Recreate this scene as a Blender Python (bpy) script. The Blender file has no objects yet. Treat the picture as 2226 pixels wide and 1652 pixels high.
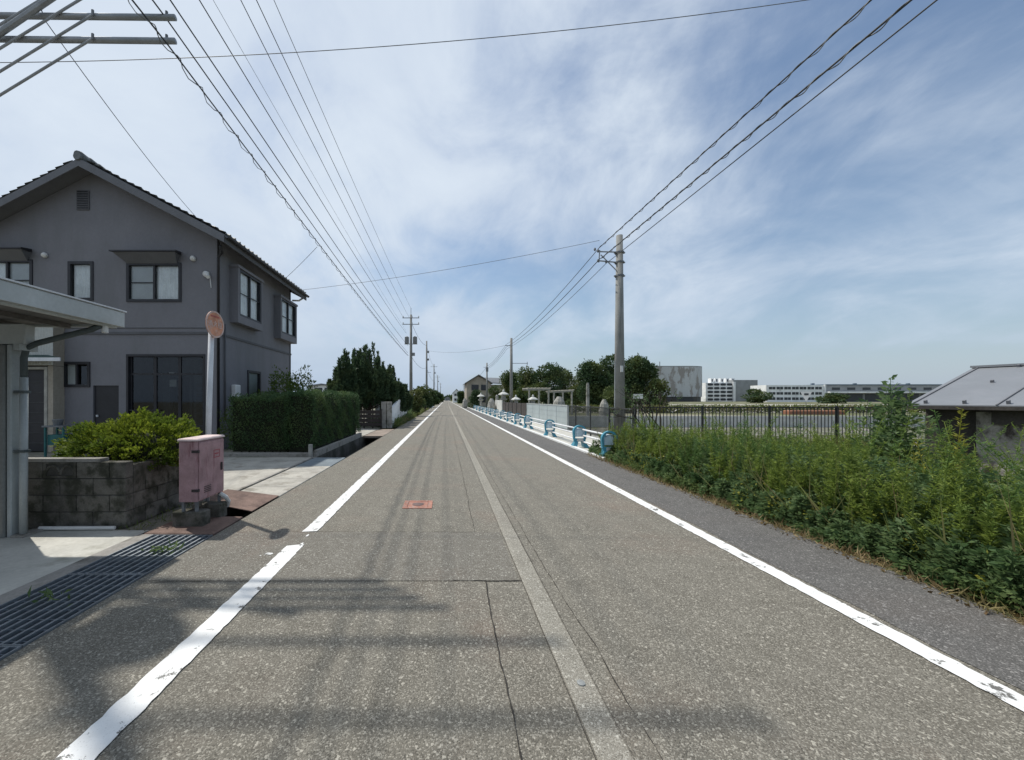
import bpy, math, random
import numpy as np
from mathutils import Vector, Matrix

R = math.radians
rng = np.random.default_rng(7)
random.seed(7)
scene = bpy.context.scene
col = scene.collection

# ------------------------------------------------------------------ camera
F, CX, CY, CH = 850.0, 969.0, 868.0, 1.55     # focal length and vanishing point in a 2225 x 1652 frame, eye height
cam_d = bpy.data.cameras.new('camera')
cam = bpy.data.objects.new('camera', cam_d)
col.objects.link(cam)
cam.location = (0, 0, CH)
cam.rotation_euler = (R(90), 0, 0)
cam_d.sensor_fit = 'HORIZONTAL'
cam_d.sensor_width = 36.0
cam_d.lens = F / 2225.0 * 36.0
cam_d.shift_x = (1112.5 - CX) / 2225.0
cam_d.shift_y = (CY - 826.0) / 2225.0
cam_d.clip_start = 0.05
cam_d.clip_end = 6000
scene.camera = cam

# ------------------------------------------------------------------ sky, sun, exposure
SUN = Vector((-0.51, 0.38, 1.0)).normalized()
world = bpy.data.worlds.new('World')
scene.world = world
world.use_nodes = True
wn, wl = world.node_tree.nodes, world.node_tree.links
wn.clear()
def wnode(t, **kw):
    n = wn.new(t)
    for k, v in kw.items(): setattr(n, k, v)
    return n
w_out = wnode('ShaderNodeOutputWorld')
w_bg = wnode('ShaderNodeBackground')
w_bg.inputs['Strength'].default_value = 0.10
sky = wnode('ShaderNodeTexSky', sky_type='NISHITA', sun_disc=False)
sky.sun_elevation = math.asin(SUN.z)
sky.sun_rotation = math.atan2(SUN.x, SUN.y) % (2 * math.pi)
sky.altitude = 10
sky.air_density = 1.25
sky.dust_density = 0.6
sky.ozone_density = 2.2
w_tc = wnode('ShaderNodeTexCoord')
w_sep = wnode('ShaderNodeSeparateXYZ')
wl.new(w_tc.outputs['Generated'], w_sep.inputs[0])
def wmath(op, a, b=None, c=None):
    n = wnode('ShaderNodeMath', operation=op)
    for i, v in enumerate((a, b, c)):
        if v is None: continue
        if isinstance(v, (int, float)): n.inputs[i].default_value = v
        else: wl.new(v, n.inputs[i])
    return n.outputs[0]
w_z = wmath('ADD', wmath('MAXIMUM', w_sep.outputs['Z'], 0.0), 0.34)
w_u = wmath('DIVIDE', w_sep.outputs['X'], w_z)
w_v = wmath('DIVIDE', w_sep.outputs['Y'], w_z)
w_cmb = wnode('ShaderNodeCombineXYZ')
wl.new(w_u, w_cmb.inputs[0]); wl.new(w_v, w_cmb.inputs[1])
def wnoise(scale, detail, rough, dist, loc, rot=0.0, sc=(1, 1, 1)):
    m = wnode('ShaderNodeMapping')
    m.inputs['Location'].default_value = loc
    m.inputs['Rotation'].default_value = (0, 0, rot)
    m.inputs['Scale'].default_value = sc
    wl.new(w_cmb.outputs[0], m.inputs['Vector'])
    n = wnode('ShaderNodeTexNoise')
    n.inputs['Scale'].default_value = scale
    n.inputs['Detail'].default_value = detail
    n.inputs['Roughness'].default_value = rough
    n.inputs['Distortion'].default_value = dist
    wl.new(m.outputs[0], n.inputs['Vector'])
    return n.outputs['Fac']
n_big = wnoise(0.75, 4, 0.5, 0.4, (3.1, 1.7, 0), 0.2)
n_mid = wnoise(2.3, 9, 0.58, 0.6, (0.3, 5.2, 0), 0.6, (1.0, 0.8, 1))
n_fin = wnoise(6.5, 8, 0.62, 1.0, (8.0, 2.0, 0), -0.5, (1.0, 0.6, 1))
w_mix = wmath('ADD', wmath('ADD', wmath('MULTIPLY', n_big, 1.25), wmath('MULTIPLY', n_mid, 0.75)), wmath('MULTIPLY', n_fin, 0.22))
# the cloud sheet is thicker towards the west (left)
w_mix = wmath('SUBTRACT', w_mix, wmath('MULTIPLY', wmath('MINIMUM', wmath('MAXIMUM', w_u, -3.0), 3.0), 0.15))
w_rng = wnode('ShaderNodeMapRange', interpolation_type='SMOOTHSTEP')
w_rng.inputs['From Min'].default_value = 0.80
w_rng.inputs['From Max'].default_value = 1.28
w_rng.inputs['To Min'].default_value = 0.04
w_rng.inputs['To Max'].default_value = 0.95
wl.new(w_mix, w_rng.inputs['Value'])
w_cc = wnode('ShaderNodeMix', data_type='RGBA')
w_cc.inputs['A'].default_value = (4.3, 5.1, 6.5, 1)
w_cc.inputs['B'].default_value = (7.4, 8.1, 8.7, 1)
wl.new(n_mid, w_cc.inputs['Factor'])
w_m = wnode('ShaderNodeMix', data_type='RGBA')
wl.new(w_rng.outputs[0], w_m.inputs['Factor'])
wl.new(sky.outputs[0], w_m.inputs['A'])
wl.new(w_cc.outputs['Result'], w_m.inputs['B'])
w_hz = wmath('POWER', wmath('SUBTRACT', 1.0, wmath('MAXIMUM', w_sep.outputs['Z'], 0.0)), 5.5)
w_h = wnode('ShaderNodeMix', data_type='RGBA')
wl.new(wmath('MULTIPLY', w_hz, 0.85), w_h.inputs['Factor'])
wl.new(w_m.outputs['Result'], w_h.inputs['A'])
w_h.inputs['B'].default_value = (3.35, 4.35, 5.75, 1)
wl.new(w_h.outputs['Result'], w_bg.inputs['Color'])
wl.new(w_bg.outputs[0], w_out.inputs['Surface'])

sun_d = bpy.data.lights.new('sun', 'SUN')
sun_d.energy = 3.5
sun_d.angle = R(0.75)
sun_d.color = (1.0, 0.955, 0.88)
sun = bpy.data.objects.new('sun', sun_d)
col.objects.link(sun)
sun.location = (-20, 15, 40)
sun.rotation_euler = (-SUN).to_track_quat('-Z', 'Y').to_euler()

vs = scene.view_settings
vs.view_transform = 'Standard'
vs.look = 'None'
vs.exposure = 0.2
vs.gamma = 1.0
vs.use_curve_mapping = False
scene.cycles.max_bounces = 6
scene.cycles.transparent_max_bounces = 8

# ------------------------------------------------------------------ materials
MATS = {}
def nodes_of(name):
    m = bpy.data.materials.new(name)
    m.use_nodes = True
    nt = m.node_tree
    nt.nodes.clear()
    out = nt.nodes.new('ShaderNodeOutputMaterial')
    MATS[name] = m
    return m, nt, out
def add(nt, t, ins=None, **kw):
    n = nt.nodes.new(t)
    for k, v in kw.items(): setattr(n, k, v)
    for k, v in (ins or {}).items():
        if isinstance(v, bpy.types.NodeSocket): nt.links.new(v, n.inputs[k])
        else: n.inputs[k].default_value = v
    return n
def c4(c, k=1.0): return (c[0] * k, c[1] * k, c[2] * k, 1)
def noise(nt, scale, detail=5, rough=0.55, vec=None, dist=0.0):
    if vec is None: vec = add(nt, 'ShaderNodeNewGeometry').outputs['Position']
    return add(nt, 'ShaderNodeTexNoise', {'Vector': vec, 'Scale': scale, 'Detail': detail, 'Roughness': rough, 'Distortion': dist}).outputs['Fac']
def ramp(nt, fac, a, b, lo=0.35, hi=0.65):
    mr = add(nt, 'ShaderNodeMapRange', {'Value': fac, 'From Min': lo, 'From Max': hi})
    return add(nt, 'ShaderNodeMix', {'Factor': mr.outputs[0], 'A': a, 'B': b}, data_type='RGBA').outputs['Result']
def pick(nt, v, lo, hi):
    return add(nt, 'ShaderNodeMapRange', {'Value': v, 'From Min': lo, 'From Max': hi}, interpolation_type='SMOOTHSTEP').outputs[0]
def mixc(nt, f, a, b):
    return add(nt, 'ShaderNodeMix', {'Factor': f, 'A': a, 'B': b}, data_type='RGBA').outputs['Result']
def M(name, base, var=0.18, scale=2.5, rough=0.75, bump=0.0, bscale=60, metal=0.0, spec=0.3, stain=None, st=(0.5, 0.65), sscale=1.2, sstretch=None, island=0.0):
    """plain procedural surface: two scales of tone variation, optional stains with a shape of their own, fine relief"""
    m, nt, out = nodes_of(name)
    pos = add(nt, 'ShaderNodeNewGeometry')
    p = pos.outputs['Position']
    c = ramp(nt, noise(nt, scale, 6, 0.6, p), c4(base, 1 - var), c4(base, 1 + var))
    c2 = ramp(nt, noise(nt, scale * 14, 3, 0.6, p), c4((1, 1, 1), 1 - var * 0.6), c4((1, 1, 1), 1 + var * 0.4))
    c = add(nt, 'ShaderNodeMix', {'Factor': 1.0, 'A': c, 'B': c2}, data_type='RGBA', blend_type='MULTIPLY').outputs['Result']
    if island:
        g = add(nt, 'ShaderNodeObjectInfo')
        k = ramp(nt, g.outputs['Random'], c4((1, 1, 1), 1 - island), c4((1, 1, 1), 1 + island), 0, 1)
        c = add(nt, 'ShaderNodeMix', {'Factor': 1.0, 'A': c, 'B': k}, data_type='RGBA', blend_type='MULTIPLY').outputs['Result']
    if stain:
        v = p
        if sstretch:
            v = add(nt, 'ShaderNodeMapping', {'Vector': p, 'Scale': sstretch}).outputs[0]
        f = pick(nt, noise(nt, sscale, 7, 0.65, v), *st)
        c = mixc(nt, f, c, c4(stain))
    b = add(nt, 'ShaderNodeBsdfPrincipled', {'Base Color': c, 'Roughness': rough, 'Metallic': metal})
    b.inputs['Specular IOR Level'].default_value = spec
    if bump:
        bn = add(nt, 'ShaderNodeBump', {'Height': noise(nt, bscale, 4, 0.6, p), 'Strength': bump, 'Distance': 0.01})
        nt.links.new(bn.outputs[0], b.inputs['Normal'])
    nt.links.new(b.outputs[0], out.inputs['Surface'])
    return m
def leafmat(name, c1, c2, c3=None, trans=0.3, rough=0.6, clump=1.5):
    m, nt, out = nodes_of(name)
    g = add(nt, 'ShaderNodeNewGeometry')
    c = mixc(nt, g.outputs['Random Per Island'], c4(c1), c4(c2))
    if c3:
        f = pick(nt, noise(nt, clump, 3, 0.5, g.outputs['Position']), 0.45, 0.65)
        c = mixc(nt, f, c, c4(c3))
    b = add(nt, 'ShaderNodeBsdfPrincipled', {'Base Color': c, 'Roughness': rough})
    b.inputs['Specular IOR Level'].default_value = 0.25
    t = add(nt, 'ShaderNodeBsdfTranslucent', {'Color': c})
    mx = add(nt, 'ShaderNodeMixShader', {'Fac': trans, 1: b.outputs[0], 2: t.outputs[0]})
    nt.links.new(mx.outputs[0], out.inputs['Surface'])
    return m
def asphalt(name, dark, light, speck, frac=0.62, tint=(0.16, 0.125, 0.10), bump=0.6, vscale=85):
    m, nt, out = nodes_of(name)
    p = add(nt, 'ShaderNodeNewGeometry').outputs['Position']
    wob = add(nt, 'ShaderNodeVectorMath', {0: p, 1: add(nt, 'ShaderNodeTexNoise', {'Vector': p, 'Scale': 60.0}).outputs['Color']}, operation='MULTIPLY_ADD')
    wob.inputs[1].default_value = (1, 1, 1)
    v1 = add(nt, 'ShaderNodeTexVoronoi', {'Vector': p, 'Scale': vscale})
    v2 = add(nt, 'ShaderNodeTexVoronoi', {'Vector': p, 'Scale': vscale * 0.55})
    s1 = add(nt, 'ShaderNodeSeparateColor', {0: v1.outputs['Color']}).outputs[0]
    s2 = add(nt, 'ShaderNodeSeparateColor', {0: v2.outputs['Color']}).outputs[1]
    big = noise(nt, 0.55, 5, 0.6, p)
    mid = noise(nt, 3.5, 6, 0.65, p)
    base = ramp(nt, mid, c4(dark), c4(light), 0.3, 0.7)
    base = mixc(nt, pick(nt, big, 0.5, 0.72), base, c4(tint))
    st = add(nt, 'ShaderNodeMapping', {'Vector': p, 'Scale': (3.0, 0.12, 1)}).outputs[0]
    wear = pick(nt, noise(nt, 1.0, 4, 0.6, st), 0.5, 0.75)
    base = mixc(nt, add(nt, 'ShaderNodeMath', {0: wear, 1: 0.5}, operation='MULTIPLY').outputs[0], base, c4(dark, 0.8))
    spots = pick(nt, noise(nt, 1.7, 5, 0.6, p, 0.6), 0.60, 0.74)
    base = mixc(nt, add(nt, 'ShaderNodeMath', {0: spots, 1: 0.45}, operation='MULTIPLY').outputs[0], base, c4(dark, 0.68))
    c = mixc(nt, pick(nt, s1, frac, 1.0), base, c4(speck))
    c = mixc(nt, pick(nt, s2, 0.945, 0.98), c, c4(speck, 1.25))
    pit = pick(nt, s1, 0.2, 0.05)
    c = mixc(nt, add(nt, 'ShaderNodeMath', {0: pit, 1: 0.6}, operation='MULTIPLY').outputs[0], c, c4(dark, 0.45))
    b = add(nt, 'ShaderNodeBsdfPrincipled', {'Base Color': c, 'Roughness': 0.82})
    b.inputs['Specular IOR Level'].default_value = 0.3
    bn = add(nt, 'ShaderNodeBump', {'Height': v1.outputs['Distance'], 'Strength': bump, 'Distance': 0.006}, invert=True)
    nt.links.new(bn.outputs[0], b.inputs['Normal'])
    nt.links.new(b.outputs[0], out.inputs['Surface'])
    return m
def paint_on_road(name):
    m, nt, out = nodes_of(name)
    p = add(nt, 'ShaderNodeNewGeometry').outputs['Position']
    chips = pick(nt, noise(nt, 7.0, 9, 0.75, p), 0.575, 0.61)
    grit = pick(nt, noise(nt, 120.0, 2, 0.5, p), 0.60, 0.72)
    c = ramp(nt, noise(nt, 4.0, 6, 0.6, p), c4((0.66, 0.66, 0.64)), c4((0.80, 0.80, 0.78)))
    c = mixc(nt, add(nt, 'ShaderNodeMath', {0: grit, 1: 0.5}, operation='MULTIPLY').outputs[0], c, c4((0.42, 0.41, 0.39)))
    c = mixc(nt, chips, c, c4((0.13, 0.125, 0.115)))
    b = add(nt, 'ShaderNodeBsdfPrincipled', {'Base Color': c, 'Roughness': 0.7})
    nt.links.new(b.outputs[0], out.inputs['Surface'])
    return m
def glass(name, tint=(0.93, 0.95, 0.95), refl=1.0):
    m, nt, out = nodes_of(name)
    fr = add(nt, 'ShaderNodeFresnel', {'IOR': 1.5 * refl})
    t = add(nt, 'ShaderNodeBsdfTransparent', {'Color': c4(tint)})
    g = add(nt, 'ShaderNodeBsdfGlossy', {'Roughness': 0.03, 'Color': (0.9, 0.95, 1, 1)})
    mx = add(nt, 'ShaderNodeMixShader', {'Fac': fr.outputs[0], 1: t.outputs[0], 2: g.outputs[0]})
    nt.links.new(mx.outputs[0], out.inputs['Surface'])
    return m

asphalt('asphalt', (0.130, 0.119, 0.096), (0.176, 0.163, 0.134), (0.300, 0.281, 0.236), tint=(0.180, 0.143, 0.112), vscale=150)
asphalt('strip_concrete', (0.215, 0.198, 0.162), (0.285, 0.265, 0.220), (0.40, 0.38, 0.325), frac=0.6, tint=(0.20, 0.175, 0.145), bump=0.4, vscale=170)
asphalt('asphalt_patch', (0.128, 0.116, 0.095), (0.160, 0.148, 0.125), (0.27, 0.26, 0.225), frac=0.66, bump=0.4, vscale=150)
asphalt('asphalt_shoulder', (0.085, 0.082, 0.077), (0.118, 0.114, 0.107), (0.21, 0.20, 0.19), frac=0.74, bump=0.35, tint=(0.11, 0.1, 0.09), vscale=150)
paint_on_road('road_paint')
M('crack', (0.040, 0.036, 0.031), 0.5, 30, 0.95)
M('concrete', (0.40, 0.38, 0.34), 0.14, 1.6, 0.85, 0.25, 90, stain=(0.25, 0.235, 0.2), st=(0.52, 0.72), sscale=1.8)
M('concrete_light', (0.50, 0.49, 0.44), 0.12, 1.6, 0.85, 0.25, 90, stain=(0.33, 0.32, 0.27), st=(0.52, 0.72), sscale=1.8)
M('concrete_slab', (0.39, 0.37, 0.325), 0.16, 2.2, 0.85, 0.3, 80, stain=(0.22, 0.20, 0.165), st=(0.5, 0.7), sscale=2.6)
M('ditch', (0.10, 0.095, 0.085), 0.3, 2, 0.9, 0.4, 40, stain=(0.035, 0.035, 0.025), st=(0.4, 0.6))
M('kerb_concrete', (0.30, 0.285, 0.26), 0.2, 3, 0.85, 0.3, 70, stain=(0.14, 0.13, 0.11), st=(0.48, 0.66), sscale=3)
M('kerb_white', (0.68, 0.69, 0.68), 0.1, 3, 0.8, 0.2, 70, stain=(0.45, 0.45, 0.43), st=(0.55, 0.75), sscale=3)
M('block', (0.150, 0.140, 0.120), 0.25, 5, 0.92, 0.7, 110, stain=(0.045, 0.045, 0.032), st=(0.42, 0.62), sscale=4.5, island=0.22)
M('mortar', (0.085, 0.08, 0.07), 0.25, 6, 0.95, 0.4, 90)
M('soil', (0.085, 0.068, 0.05), 0.35, 4, 0.95, 0.8, 30)
M('yard', (0.20, 0.185, 0.15), 0.3, 1.2, 0.95, 0.6, 40, stain=(0.085, 0.10, 0.04), st=(0.5, 0.62), sscale=0.8)
M('field', (0.12, 0.125, 0.06), 0.35, 0.35, 0.95, 0.5, 12, stain=(0.24, 0.22, 0.16), st=(0.5, 0.6), sscale=0.06)
M('gravel', (0.20, 0.19, 0.165), 0.3, 1.5, 0.95, 0.5, 40, stain=(0.11, 0.12, 0.06), st=(0.45, 0.6), sscale=0.5)
M('rust_plate', (0.170, 0.112, 0.090), 0.25, 3, 0.75, 0.35, 70, metal=0.0, stain=(0.11, 0.07, 0.058), st=(0.48, 0.64), sscale=4)
M('ditch_cover', (0.27, 0.22, 0.18), 0.2, 2, 0.85, 0.2, 60)
M('blue_plate', (0.17, 0.20, 0.22), 0.18, 3, 0.6, 0.2, 60, metal=0.0)
M('galv', (0.30, 0.335, 0.37), 0.15, 8, 0.42, 0.1, 60, metal=0.75, spec=0.5)
M('galv_old', (0.17, 0.18, 0.19), 0.2, 5, 0.6, 0.1, 60, metal=0.35)
M('siding', (0.186, 0.184, 0.198), 0.06, 0.8, 0.75, 0.5, 35, stain=(0.160, 0.161, 0.168), st=(0.45, 0.75), sscale=0.5, sstretch=(3, 3, 0.5))
M('siding_dark', (0.105, 0.106, 0.112), 0.1, 2, 0.7, 0.1, 30)
M('black_trim', (0.018, 0.018, 0.022), 0.2, 4, 0.45, spec=0.4)
M('porch_dark', (0.060, 0.062, 0.062), 0.25, 3, 0.6)
M('brown_slat', (0.055, 0.042, 0.034), 0.3, 6, 0.6)
M('roof_tile', (0.115, 0.122, 0.122), 0.2, 5, 0.5, 0.2, 40, spec=0.45, island=0.12)
M('soffit', (0.155, 0.158, 0.17), 0.08, 2, 0.75)
M('white_plastic', (0.66, 0.66, 0.64), 0.08, 6, 0.5)
M('white_metal', (0.62, 0.63, 0.64), 0.08, 4, 0.45, stain=(0.45, 0.44, 0.42), st=(0.58, 0.8), sscale=3)
M('paper', (0.42, 0.42, 0.40), 0.05, 4, 0.8)
M('curtain', (0.86, 0.87, 0.86), 0.12, 3, 0.9)
M('screen_pale', (0.52, 0.54, 0.54), 0.06, 3, 0.6)
glass('window_glass')
glass('dark_glass', (0.25, 0.27, 0.28))
glass('porch_glass', (0.62, 0.66, 0.66))
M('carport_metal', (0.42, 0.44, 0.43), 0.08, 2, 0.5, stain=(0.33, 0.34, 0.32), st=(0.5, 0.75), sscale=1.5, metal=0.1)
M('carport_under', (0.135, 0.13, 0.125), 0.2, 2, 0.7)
M('post_grey', (0.17, 0.175, 0.165), 0.15, 2, 0.55)
M('pipe_grey', (0.36, 0.385, 0.38), 0.1, 3, 0.5)
M('pipe_dark', (0.07, 0.085, 0.085), 0.15, 3, 0.5)
M('corrugated', (0.46, 0.47, 0.44), 0.1, 2, 0.6, stain=(0.32, 0.32, 0.28), st=(0.5, 0.7), sscale=2)
M('awning_green', (0.03, 0.065, 0.055), 0.15, 3, 0.55)
M('teal_paint', (0.03, 0.13, 0.13), 0.2, 5, 0.6)
M('faded_red', (0.37, 0.232, 0.238), 0.16, 7, 0.8, 0.2, 120, stain=(0.20, 0.085, 0.09), st=(0.54, 0.76), sscale=5.5, sstretch=(2.4, 2.4, 0.5))
M('faded_pink_top', (0.62, 0.50, 0.48), 0.12, 6, 0.8)
M('red_print', (0.33, 0.06, 0.075), 0.15, 8, 0.7)
M('hinge', (0.045, 0.035, 0.035), 0.2, 8, 0.6)
M('sign_orange', (0.58, 0.27, 0.165), 0.22, 11, 0.6, stain=(0.56, 0.38, 0.31), st=(0.48, 0.66), sscale=9)
M('sign_faded', (0.56, 0.42, 0.37), 0.15, 10, 0.6)
M('sign_red', (0.42, 0.12, 0.095), 0.2, 10, 0.6)
M('manhole_orange', (0.37, 0.175, 0.125), 0.2, 16, 0.75, stain=(0.30, 0.26, 0.24), st=(0.5, 0.65), sscale=22)
M('manhole_iron', (0.16, 0.11, 0.10), 0.2, 20, 0.6, 0.6, 90, metal=0.2)
M('pole_concrete', (0.25, 0.25, 0.235), 0.12, 2, 0.85, 0.2, 60, stain=(0.16, 0.16, 0.15), st=(0.5, 0.7), sscale=2, sstretch=(4, 4, 0.3))
M('steel_arm', (0.30, 0.315, 0.33), 0.12, 4, 0.5, metal=0.4)
M('cable', (0.060, 0.064, 0.070), 0.15, 3, 0.6)
M('cable_grey', (0.16, 0.17, 0.18), 0.15, 3, 0.6)
M('transformer', (0.20, 0.21, 0.21), 0.1, 3, 0.55)
M('insulator', (0.55, 0.55, 0.53), 0.05, 3, 0.3)
M('barrier_blue', (0.07, 0.27, 0.36), 0.15, 4, 0.5)
M('barrier_pale', (0.50, 0.62, 0.68), 0.1, 6, 0.55)
M('rail_white', (0.74, 0.75, 0.76), 0.08, 4, 0.5)
M('panel_grey', (0.36, 0.41, 0.42), 0.06, 1.2, 0.5, stain=(0.30, 0.345, 0.35), st=(0.5, 0.8), sscale=0.8)
M('fence_black', (0.034, 0.037, 0.037), 0.2, 4, 0.45)
M('stone', (0.34, 0.33, 0.30), 0.2, 4, 0.9, 0.5, 40, stain=(0.17, 0.17, 0.14), st=(0.5, 0.65), sscale=3)
M('stone_pale', (0.52, 0.52, 0.49), 0.15, 4, 0.85, 0.3, 40)
M('wood_grey', (0.36, 0.35, 0.31), 0.2, 5, 0.85)
M('bark', (0.075, 0.062, 0.048), 0.3, 7, 0.95, 0.8, 40)
M('twig', (0.05, 0.042, 0.033), 0.3, 9, 0.95)
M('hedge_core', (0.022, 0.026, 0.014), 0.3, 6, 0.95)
M('old_wall', (0.33, 0.31, 0.28), 0.22, 2.0, 0.92, 0.6, 40, stain=(0.055, 0.045, 0.04), st=(0.44, 0.60), sscale=1.6, sstretch=(1.6, 1.6, 0.8))
M('dark_wall', (0.058, 0.052, 0.048), 0.3, 2, 0.85)  # dark shed tone; also carries the shade painted under the eave
M('metal_roof', (0.225, 0.235, 0.248), 0.05, 1.0, 0.5, stain=(0.27, 0.275, 0.29), st=(0.5, 0.8), sscale=0.8, metal=0.15)
M('seam', (0.16, 0.16, 0.17), 0.1, 3, 0.6)
M('hall_wall', (0.50, 0.51, 0.51), 0.06, 0.1, 0.7, stain=(0.30, 0.28, 0.26), st=(0.49, 0.55), sscale=0.16, sstretch=(1.4, 1.4, 0.55))
M('white_wall', (0.80, 0.81, 0.80), 0.08, 0.4, 0.7, stain=(0.5, 0.5, 0.49), st=(0.52, 0.72), sscale=0.25)
M('grey_wall', (0.27, 0.28, 0.28), 0.1, 0.3, 0.7)
M('beige_wall', (0.33, 0.295, 0.24), 0.15, 1, 0.8)
M('brown_wall', (0.05, 0.043, 0.040), 0.2, 2, 0.85)
M('dark_opening', (0.03, 0.034, 0.04), 0.2, 2, 0.35, spec=0.5)
M('blue_roof', (0.12, 0.16, 0.20), 0.1, 1, 0.5)
M('red_earth', (0.30, 0.14, 0.085), 0.2, 1, 0.9)
M('marker', (0.30, 0.31, 0.30), 0.15, 40, 0.6, metal=0.1)
leafmat('hedge_leaf', (0.042, 0.086, 0.036), (0.088, 0.150, 0.058), (0.11, 0.165, 0.06), 0.3)
leafmat('azalea_leaf', (0.14, 0.195, 0.020), (0.29, 0.34, 0.038), (0.11, 0.165, 0.022), 0.38)
leafmat('juniper_leaf', (0.040, 0.075, 0.040), (0.082, 0.130, 0.062), (0.10, 0.14, 0.06), 0.25)
leafmat('tree_leaf', (0.045, 0.082, 0.030), (0.090, 0.130, 0.042), (0.13, 0.145, 0.045), 0.28, clump=0.35)
leafmat('tree_leaf_dark', (0.034, 0.068, 0.032), (0.070, 0.115, 0.046), (0.11, 0.14, 0.045), 0.28, clump=0.35)
leafmat('garden_leaf', (0.06, 0.10, 0.022), (0.13, 0.18, 0.035), None, 0.35)
leafmat('goldenrod_leaf', (0.135, 0.200, 0.040), (0.26, 0.33, 0.065), (0.105, 0.185, 0.055), 0.45, clump=1.1)
leafmat('mugwort_leaf', (0.085, 0.150, 0.062), (0.175, 0.245, 0.10), (0.075, 0.135, 0.05), 0.45)
leafmat('vine_leaf', (0.080, 0.140, 0.055), (0.150, 0.225, 0.085), (0.15, 0.19, 0.06), 0.45)
leafmat('yellow_leaf', (0.24, 0.26, 0.04), (0.36, 0.34, 0.06), None, 0.4)
leafmat('dry_grass', (0.24, 0.17, 0.085), (0.36, 0.28, 0.15), (0.16, 0.15, 0.05), 0.25)
leafmat('grass', (0.075, 0.12, 0.025), (0.17, 0.20, 0.055), (0.22, 0.19, 0.09), 0.35)
leafmat('dead_leaf', (0.12, 0.075, 0.035), (0.2, 0.14, 0.06), None, 0.2)

# ------------------------------------------------------------------ builders
ORG = {}
def at(px, py, Y): return Vector(((px - CX) / F * Y, Y, CH + (CY - py) / F * Y))
def setp(o, label=None, cat=None, group=None, kind=None):
    if label: o['label'] = label
    if cat: o['category'] = cat
    if group: o['group'] = group
    if kind: o['kind'] = kind
    return o
def empty(name, loc, label=None, cat=None, group=None):
    o = bpy.data.objects.new(name, None)
    col.objects.link(o)
    o.location = loc
    o.empty_display_size = 0.2
    ORG[o.name] = Vector(loc)
    return setp(o, label, cat, group)
def link_mesh(name, V, Fc, m, parent=None, smooth=False, origin=None):
    V = np.asarray(V, dtype=np.float64).reshape(-1, 3)
    if origin is None:
        lo, hi = V.min(0), V.max(0)
        origin = Vector(((lo[0] + hi[0]) / 2, (lo[1] + hi[1]) / 2, lo[2]))
    origin = Vector(origin)
    V = V - np.array(origin)
    me = bpy.data.meshes.new(name)
    if isinstance(Fc, np.ndarray):
        k = Fc.shape[1]
        me.vertices.add(len(V)); me.vertices.foreach_set('co', V.astype(np.float32).ravel())
        me.loops.add(Fc.size); me.loops.foreach_set('vertex_index', Fc.astype(np.int32).ravel())
        me.polygons.add(len(Fc))
        me.polygons.foreach_set('loop_start', np.arange(0, Fc.size, k, dtype=np.int32))
        me.update(calc_edges=True)
    else:
        me.from_pydata([tuple(v) for v in V], [], Fc)
        me.update()
    if smooth:
        me.polygons.foreach_set('use_smooth', [True] * len(me.polygons))
    me.materials.append(MATS[m])
    o = bpy.data.objects.new(name, me)
    col.objects.link(o)
    ORG[o.name] = origin
    if parent:
        o.parent = parent
        o.location = origin - ORG[parent.name]
    else:
        o.location = origin
    return o
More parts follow.
